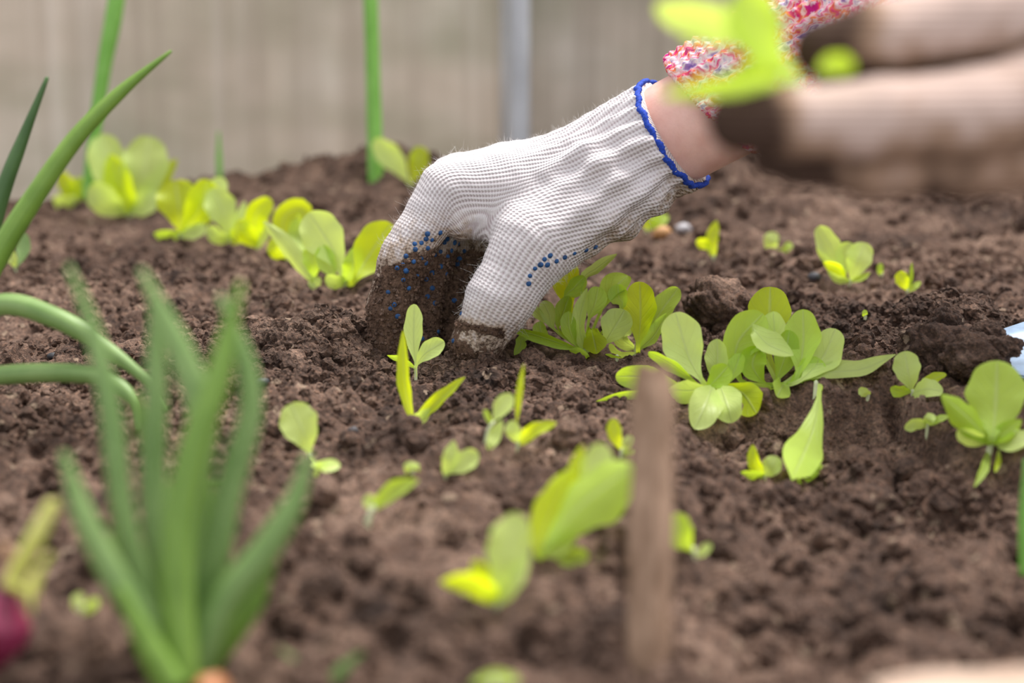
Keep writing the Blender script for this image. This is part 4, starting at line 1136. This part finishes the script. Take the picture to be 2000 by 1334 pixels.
# ------------------------------------------------------------------ onions
on = empty('onion_plant', G(-140, 800)[0], 'thick-leaved green onion reaching in from the left edge', 'onion')
def oleaf(par, pts, rpx, mt, d, n=46, flat_=1.0, name='leaf'):
    p3 = [P(q[0], q[1], d + (q[2] / 1000 if len(q) > 2 else 0)) for q in pts]
    return tube(name, p3, [r * d / F for r in rpx], mt, par, n, 14, flat_, 0.05, int(pts[0][0]) & 63)
OD = 0.93
oleaf(on, [(-140, 790), (-80, 640), (0, 492), (70, 380), (150, 268), (240, 176), (334, 100)], [24, 24, 23, 21, 18, 14, 3], 'onion', OD)
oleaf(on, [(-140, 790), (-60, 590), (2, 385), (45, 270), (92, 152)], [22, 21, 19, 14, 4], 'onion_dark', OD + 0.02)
oleaf(on, [(-140, 790), (-110, 660), (0, 596, -20), (110, 622, -30), (210, 682, -34), (290, 748, -36), (325, 800, -36)], [20, 20, 21, 21, 19, 12, 5], 'onion_dusty', OD)
oleaf(on, [(-140, 790), (-90, 752), (0, 734, -20), (130, 729, -30), (215, 744, -36), (262, 786, -42), (268, 838, -46)], [18, 18, 19, 19, 18, 15, 5], 'onion_dusty', OD)
b1 = P(176, 385, 1.68)
t1 = empty('onion_stalk', b1, 'tall thin green onion stalk behind the largest back-row lettuce', 'onion')
dd_ = (b1 - CAM) @ FWD
oleaf(t1, [(172, 392), (184, 262), (204, 130), (222, 30), (240, -80)], [13, 13, 14, 17, 16], 'onion_far', dd_)
b2 = G(733, 352)[0]; dd_ = (b2 - CAM) @ FWD
t2 = empty('onion_stalk', b2, 'straight green onion stalk standing upright above the gloved knuckles', 'onion')
oleaf(t2, [(734, 368), (731, 250), (728, 130), (724, 0), (722, -120)], [15, 15, 14, 14, 13], 'onion_far', dd_)
b3 = G(428, 352)[0]; dd_ = (b3 - CAM) @ FWD
t3 = empty('grass_sprout', b3, 'short faint green shoot rising behind the back row', 'shoot')
oleaf(t3, [(430, 362), (428, 320), (427, 258)], [6, 6, 2], 'onion_far', dd_, 20)
# foreground spring onion
SD = 0.605
gb = P(352, 1330, SD)
so = empty('spring_onion', gb, 'large blurred spring onion clump with many upright leaves in front', 'onion')
def sl_(pts, r, mt='onion_dusty', dz=0): return oleaf(so, [(q[0], q[1], dz + (q[2] if len(q) > 2 else 0)) for q in pts], [a * 1.2 for a in r], mt, SD, 40, 0.7)
sl_([(340, 1345), (290, 1230), (225, 1130), (165, 1010), (124, 888)], [24, 24, 24, 20, 8], 'onion_dusty', -8)
sl_([(345, 1345), (285, 1180), (240, 1000), (215, 800), (180, 640), (134, 520)], [24, 22, 20, 20, 16, 5], 'onion_dusty', 6)
sl_([(348, 1345), (318, 1140), (300, 960), (304, 800), (304, 680), (300, 560)], [26, 24, 24, 22, 18, 6], 'onion_dusty', 16)
sl_([(352, 1345), (352, 1100), (386, 900), (392, 800), (350, 680), (276, 528)], [28, 26, 26, 26, 22, 6], 'onion_dusty', 2)
sl_([(356, 1345), (345, 1080), (372, 900), (420, 760), (446, 650), (470, 556)], [28, 26, 26, 25, 20, 6], 'onion', -10)
sl_([(362, 1345), (412, 1120), (452, 940), (488, 810), (478, 700), (430, 580)], [28, 26, 26, 22, 18, 6], 'onion_dusty', 14)
sl_([(368, 1345), (430, 1190), (520, 1070), (575, 980), (602, 890)], [26, 26, 26, 22, 7], 'onion_dusty', 0)
sl_([(376, 1345), (430, 1270), (490, 1190), (535, 1090)], [22, 20, 17, 6], 'onion', 12)
sl_([(340, 1345), (270, 1200), (232, 1100), (240, 980), (228, 880)], [22, 20, 18, 14, 6], 'onion', 18)
sl_([(350, 1345), (335, 1180), (322, 1030), (290, 880), (262, 770)], [26, 24, 22, 18, 6], 'onion', 26)
sl_([(336, 1345), (300, 1280), (260, 1200), (236, 1150)], [26, 24, 18, 8], 'onion', -18)
sl_([(358, 1345), (384, 1160), (400, 1000), (396, 880)], [26, 24, 20, 8], 'onion', 24)
tube('sheath', [P(352, 1420, SD), P(352, 1345, SD), P(352, 1290, SD)], [58 * SD / F, 62 * SD / F, 40 * SD / F], 'sheath', so, 16, 18)
ps = P(424, 1345, SD - 0.012)
leaf_mesh('dry_skin', [P(385, 1390, SD - 0.01), P(412, 1355, SD - 0.014), P(424, 1312, SD - 0.008)], 70 * SD / F, 'lance', 10, 0.4, 0, 'onion_skin', so, 0.05, 4)
# grass blades near the bottom edge
def blade(base, pts, wpx, label, mt='onion_dusty'):
    g, d = G(*base); e = empty('wild_grass', g, label, 'grass', 'grass blades in front'); e['kind'] = 'thing'
    oleaf(e, pts, wpx, mt, d, 20, 0.35, 'blade')
blade((620, 1350), [(622, 1355), (585, 1300), (545, 1266)], [9, 10, 3], 'pale grass blade leaning left at the bottom edge')
blade((640, 1345), [(636, 1350), (672, 1305), (706, 1276)], [12, 14, 4], 'pale grass blade leaning right at the bottom edge')
blade((1996, 1125), [(1999, 1130), (1999, 1020), (2004, 900)], [9, 10, 5], 'vertical green blade cut off by the right edge', 'onion_far')
blade((440, 950), [(400, 942), (450, 945), (522, 948)], [5, 6, 3], 'thin green blade lying flat behind the spring onion', 'onion')
# red onion at the left edge
RD = 0.60
def RP(x, y, dz=0): return P(x, y, RD + dz)
ro = empty('red_onion', RP(-8, 1290), 'red onion bulb with yellow sprout at the bottom left corner', 'onion')
tube('bulb', [RP(-16, 1312), RP(-10, 1298), RP(-4, 1265), RP(2, 1215), RP(10, 1170), RP(18, 1142), RP(26, 1128)], [4 * RD / F, 34 * RD / F, 58 * RD / F, 62 * RD / F, 40 * RD / F, 20 * RD / F, 15 * RD / F], 'red_onion', ro, 30, 20)
oleaf(ro, [(16, 1148, -2), (40, 1105, -2), (72, 1045, -2), (104, 984, -2)], [16, 18, 19, 15], 'sprout', RD, 30, 1.0, 'sprout')
oleaf(ro, [(20, 1140, -6), (62, 1160, -8), (76, 1120, -8), (98, 1082, -8)], [9, 10, 9, 6], 'sprout', RD, 24, 0.7, 'sprout')
oleaf(ro, [(70, 1120, -8), (58, 1150, -10), (62, 1195, -12)], [8, 8, 2], 'sprout', RD, 16, 0.5, 'withered_tip')
oleaf(ro, [(10, 1150, 6), (26, 1110, 6), (14, 1075, 6), (-30, 1080, 6)], [18, 20, 16, 8], 'tan_skin', RD, 20, 0.5, 'dry_skin')
plant((162, 1200), 'tiny pale weed sprouting between the red onion and the spring onion', [([(160, 1195, 0), (152, 1180, 0), (158, 1158, 2)], 26, 'oval', 20, 0.2, PA), ([(165, 1195, -1), (178, 1185, -2), (190, 1168, 0)], 24, 'oval', 20, 0.2, GR)], None, None, 'weed', 'weed', None)

# ------------------------------------------------------------------ stake, clods, board, trowel
def mat_wood(name, c1, c2, axis=(220, 220, 14)):
    m, nt, out = new_mat(name); t = NT(nt); p = t.obj()
    g = t.noise(t.mapping(p, axis), 1.0, 4, 0.65, 0.4); b = t.noise(p, 25, 3)
    c = t.ramp(t.math('ADD', t.math('MULTIPLY', g, 0.6), t.math('MULTIPLY', b, 0.4)), [(0.32, c1), (0.62, c2)])
    nt.links.new(t.bsdf(c, 0.85, t.bump(g, 0.6, 0.0012), 0.2), out.inputs[0]); return m
M['wood'] = mat_wood('weathered_wood', (0.14, 0.078, 0.045), (0.40, 0.265, 0.185), (330, 330, 12))
gs, ds = G(1268, 1290)
ds = 0.62
def stake():
    top = P(1276, 714, ds + 0.01); bot = P(1266, 1420, ds)
    ax = bot - top; L = np.linalg.norm(ax); ax /= L
    e1 = np.cross(ax, FWD); e1 /= np.linalg.norm(e1); e2 = np.cross(ax, e1)
    v = []; f = []; n = 26; m = 16; hw = 46 * ds / F
    for i in range(n):
        s = i / (n - 1); c = top + ax * L * s
        k = hw * (0.80 + 0.20 * min(1, s * 10)) * (1 + 0.05 * math.sin(s * 17)) * (1.0 if s < 0.75 else 1 - (s - 0.75) * 1.2)
        for j in range(m):
            t_ = (j + 0.5) / m * 2 * math.pi + 0.50
            q = max(abs(math.cos(t_ - 0.5)), abs(math.sin(t_ - 0.5))); rr = k * (0.94 / q) * 0.86
            rr *= 1 + 0.06 * float(perlin(np.array([s * 9.0]), np.array([j * 0.7]), 3)[0])
            v.append(c + (e1 * math.cos(t_) + e2 * math.sin(t_)) * min(rr, k * 1.16) + ax * (-0.0016 * math.sin(j * 1.7) if i == 0 else 0))
    for i in range(n - 1):
        for j in range(m): f.append((i * m + j, (i + 1) * m + j, (i + 1) * m + (j + 1) % m, i * m + (j + 1) % m))
    f.append(tuple(range(m))); f.append(tuple(range(n * m - 1, (n - 1) * m - 1, -1)))
    o = mesh_obj('wooden_stake', np.array(v), f, 'wood', None, False)
    return tag(o, 'weathered square wooden stake stuck upright in the soil, blurred', 'stake')
stake()

def clod(px, py, rx, ry, label, seed, sub=4, lift=0.3, mt='soil', depth=None):
    g, d = G(px, py); d = depth or d
    if depth: g = P(px, py, depth)
    bm = bmesh.new(); bmesh.ops.create_icosphere(bm, subdivisions=sub, radius=1.0)
    v = np.array([q.co[:] for q in bm.verts]); fcs = [[q.index for q in fc.verts] for fc in bm.faces]; bm.free()
    n = 0.22 * perlin(v[:, 0] * 1.7 + seed, v[:, 1] * 1.7 + v[:, 2] * 1.3, seed) + 0.14 * perlin(v[:, 0] * 4 + v[:, 2] * 2, v[:, 1] * 4 - v[:, 2] * 3, seed + 1) + 0.09 * perlin(v[:, 0] * 9 + v[:, 2] * 5, v[:, 1] * 9 - v[:, 2] * 7, seed + 2) \
        + 0.05 * perlin(v[:, 0] * 20 + v[:, 2] * 11, v[:, 1] * 20 - v[:, 2] * 15, seed + 3)
    v = v * (1 + n)[:, None] * np.array([rx * d / F, (rx + ry) / 2 * d / F, ry * d / F]) 
    o = mesh_obj('soil_clod', v, fcs, mt, None, True)
    o.location = Vector(g) + Vector((0, 0, lift * ry * d / F)); return tag(o, label, 'clod', 'soil clods')
clod(1400, 640, 66, 54, 'rounded crumbly soil clod between the spoon-leaved and largest lettuce', 3, 5, 0.75)
clod(130, 1275, 80, 50, 'big blurred soil clod between red onion and spring onion', 5, 4, 0.3, 'soil')
clod(60, 1345, 70, 36, 'blurred soil clod below the red onion', 8, 4, 0.2, 'soil')
clod(235, 1330, 40, 28, 'blurred soil clod left of the spring onion base', 12, 4, 0.3, 'soil')
clod(560, 680, 34, 26, 'dark soil clod on the crumbly ridge left of the gloved fingers', 14, 5, 0.3, 'soil_dark')
clod(665, 650, 30, 24, 'soil clod touching the gloved index finger', 17, 5, 0.2, 'soil')
clod(1700, 985, 60, 34, 'pale flattened clod on the slope below the round-leaved seedling', 21, 4, 0.1, 'soil')
clod(1832, 690, 74, 56, 'broad dark heap of soil left of the trowel blade', 27, 5, 0.1, 'soil_dark', 1.045)
clod(1846, 634, 34, 34, 'knobbly dark clod crowning the soil heap left of the trowel', 31, 5, 0.0, 'soil_dark', 1.05)
clod(1905, 700, 66, 46, 'dark crumbly heap of soil lying on the trowel blade', 25, 5, 0.1, 'soil_dark', 1.020)
clod(1926, 652, 38, 24, 'dark clod near the top edge of the trowel blade', 33, 5, 0.0, 'soil_dark', 1.035)
clod(1962, 680, 32, 22, 'small dark clod on the trowel blade nearest the right edge', 29, 5, 0.1, 'soil_dark', 1.012)

def pebble(px, py, r, label, col, seed):
    g, d = G(px, py, True); k = 'peb%d' % seed; M[k] = mat_plain(k, col, 0.6, 300, 0.3)
    o = clod(px, py, r, r * 0.7, label, seed, 2, 0.5, k); o.name = 'pebble'; o['category'] = 'pebble'; o['group'] = 'pebbles and chips on the soil'
pebble(271, 742, 10, 'pale pebble under the curved onion leaf', (0.62, 0.50, 0.38), 31)
pebble(1292, 462, 20, 'orange-brown chip beside the sprout under the cuff', (0.48, 0.25, 0.10), 33)
pebble(1335, 452, 16, 'grey stone right of the orange-brown chip', (0.42, 0.40, 0.42), 35)
pebble(1590, 545, 13, 'small dark stone left of the many-leaved seedling', (0.06, 0.06, 0.07), 37)
pebble(105, 700, 12, 'dark charcoal bit beside the lower curved onion leaf', (0.03, 0.03, 0.035), 41)
pebble(690, 845, 12, 'dark charcoal bit right of the broad round pale leaf', (0.05, 0.045, 0.05), 43)
pebble(512, 752, 14, 'black charcoal flake left of the crumbly ridge', (0.03, 0.03, 0.035), 45)

M['board'] = mat_wood('bed_board', (0.34, 0.24, 0.18), (0.56, 0.42, 0.33), (14, 120, 120))
def board():
    d = 0.50
    a = P(1690, 1345, d); b = P(2250, 1268, d + 0.02)
    e = b - a; L = np.linalg.norm(e); e /= L; yv = np.array([0, -1.0, 0]); yv -= (yv @ e) * e; yv /= np.linalg.norm(yv); zv = np.cross(e, yv); zv = zv if zv[2] > 0 else -zv
    v = []; f = []; n = 20; prof = [(0, 0), (0.002, 0.002), (0.022, 0.002), (0.024, 0), (0.024, -0.05), (0, -0.05)]
    for i in range(n):
        s = i / (n - 1)
        for y, z in prof: v.append(a + e * L * s + yv * y + zv * (z + 0.0012 * math.sin(s * 9 + y * 100)))
    m = len(prof)
    for i in range(n - 1):
        for j in range(m): f.append((i * m + j, (i + 1) * m + j, (i + 1) * m + (j + 1) % m, i * m + (j + 1) % m))
    f.append(tuple(range(m - 1, -1, -1))); f.append(tuple(range((n - 1) * m, n * m)))
    o = mesh_obj('bed_board', np.array(v), f, 'board', None, False)
    return tag(o, 'pale wooden edging board of the bed in the bottom right corner', 'board')
board()

M['blue_metal'] = mat_plain('blue_painted_steel', (0.24, 0.34, 0.48), 0.45, 70, 0.3, 0.15, 0.0006, (1, 1, 1), 0.5)
M['handle'] = mat_wood('trowel_handle', (0.25, 0.14, 0.07), (0.5, 0.32, 0.18))
def trowel():
    A = P(1880, 638, 1.075); B = P(1950, 748, 0.985); Cc = P(2240, 772, 0.975); D = P(2240, 574, 1.09)
    root = empty('garden_trowel', (A + D) / 2, 'pale blue metal trowel blade under a heap of soil at right edge', 'trowel')
    v = []; f = []; nu, nv = 14, 10; th = 0.0014
    for k in (0, 1):
        for i in range(nu):
            for j in range(nv):
                a = i / (nu - 1); b = j / (nv - 1)
                tip = (1 - a) ** 3
                bb = 0.5 + (b - 0.5) * (1 - 0.55 * tip)
                q = (A * (1 - bb) + B * bb) * (1 - a) + (D * (1 - bb) + Cc * bb) * a
                q = q + np.array([0, 0, -0.006 * (1 - (2 * b - 1) ** 2) - k * th]); v.append(q)
    s = nu * nv
    for i in range(nu - 1):
        for j in range(nv - 1):
            a = i * nv + j; f.append((a, a + nv, a + nv + 1, a + 1)); f.append((s + a, s + a + 1, s + a + nv + 1, s + a + nv))
    for i in range(nu - 1):
        for j in (0, nv - 1): a = i * nv + j; f.append((a, s + a, s + a + nv, a + nv))
    for j in range(nv - 1):
        for i in (0, nu - 1): a = i * nv + j; f.append((a, a + 1, s + a + 1, s + a))
    mesh_obj('blade', np.array(v), f, 'blue_metal', root)
    m0 = (Cc + D) / 2; dr = (m0 - (A + B) / 2); dr /= np.linalg.norm(dr)
    tube('neck', [m0 - dr * 0.02, m0 + dr * 0.03, m0 + dr * 0.07 + np.array([0, 0, 0.015])], [0.007, 0.006, 0.006], 'blue_metal', root, 14, 10)
    h0 = m0 + dr * 0.065 + np.array([0, 0, 0.013]); tube('handle', [h0, h0 + dr * 0.05 + np.array([0, 0, 0.01]), h0 + dr * 0.12 + np.array([0, 0, 0.02])], [0.011, 0.014, 0.013], 'handle', root, 16, 14)
trowel()

# ------------------------------------------------------------------ loose soil, kept off the seedlings' crowns
crumbs('soil_crumbs', 'larger brown soil crumbs strewn over the whole bed', 13000, M['soil'], samp_all, 0.0012, 0.0070, 1, 3.0)
crumbs('soil_grains', 'fine brown soil grains around the planting hand', 36000, M['soil'], samp_focus, 0.0006, 0.0030, 2, 2.5)
SP = [(620, 690, 0.035, 0.04, 0.35), (1760, 640, 0.05, 0.04, 0.3), (1890, 650, 0.02, 0.025, 0.2), (1940, 670, 0.018, 0.02, 0.15), (930, 722, 0.014, 0.010, 0.06), (760, 700, 0.018, 0.010, 0.06), (850, 705, 0.02, 0.012, 0.05)]
crumbs('moist_soil_crumbs', 'dark moist soil crumbs heaped beside hand and trowel', 5200, M['soil_dark'], samp_spots(SP), 0.0010, 0.0050, 3, 2.4)
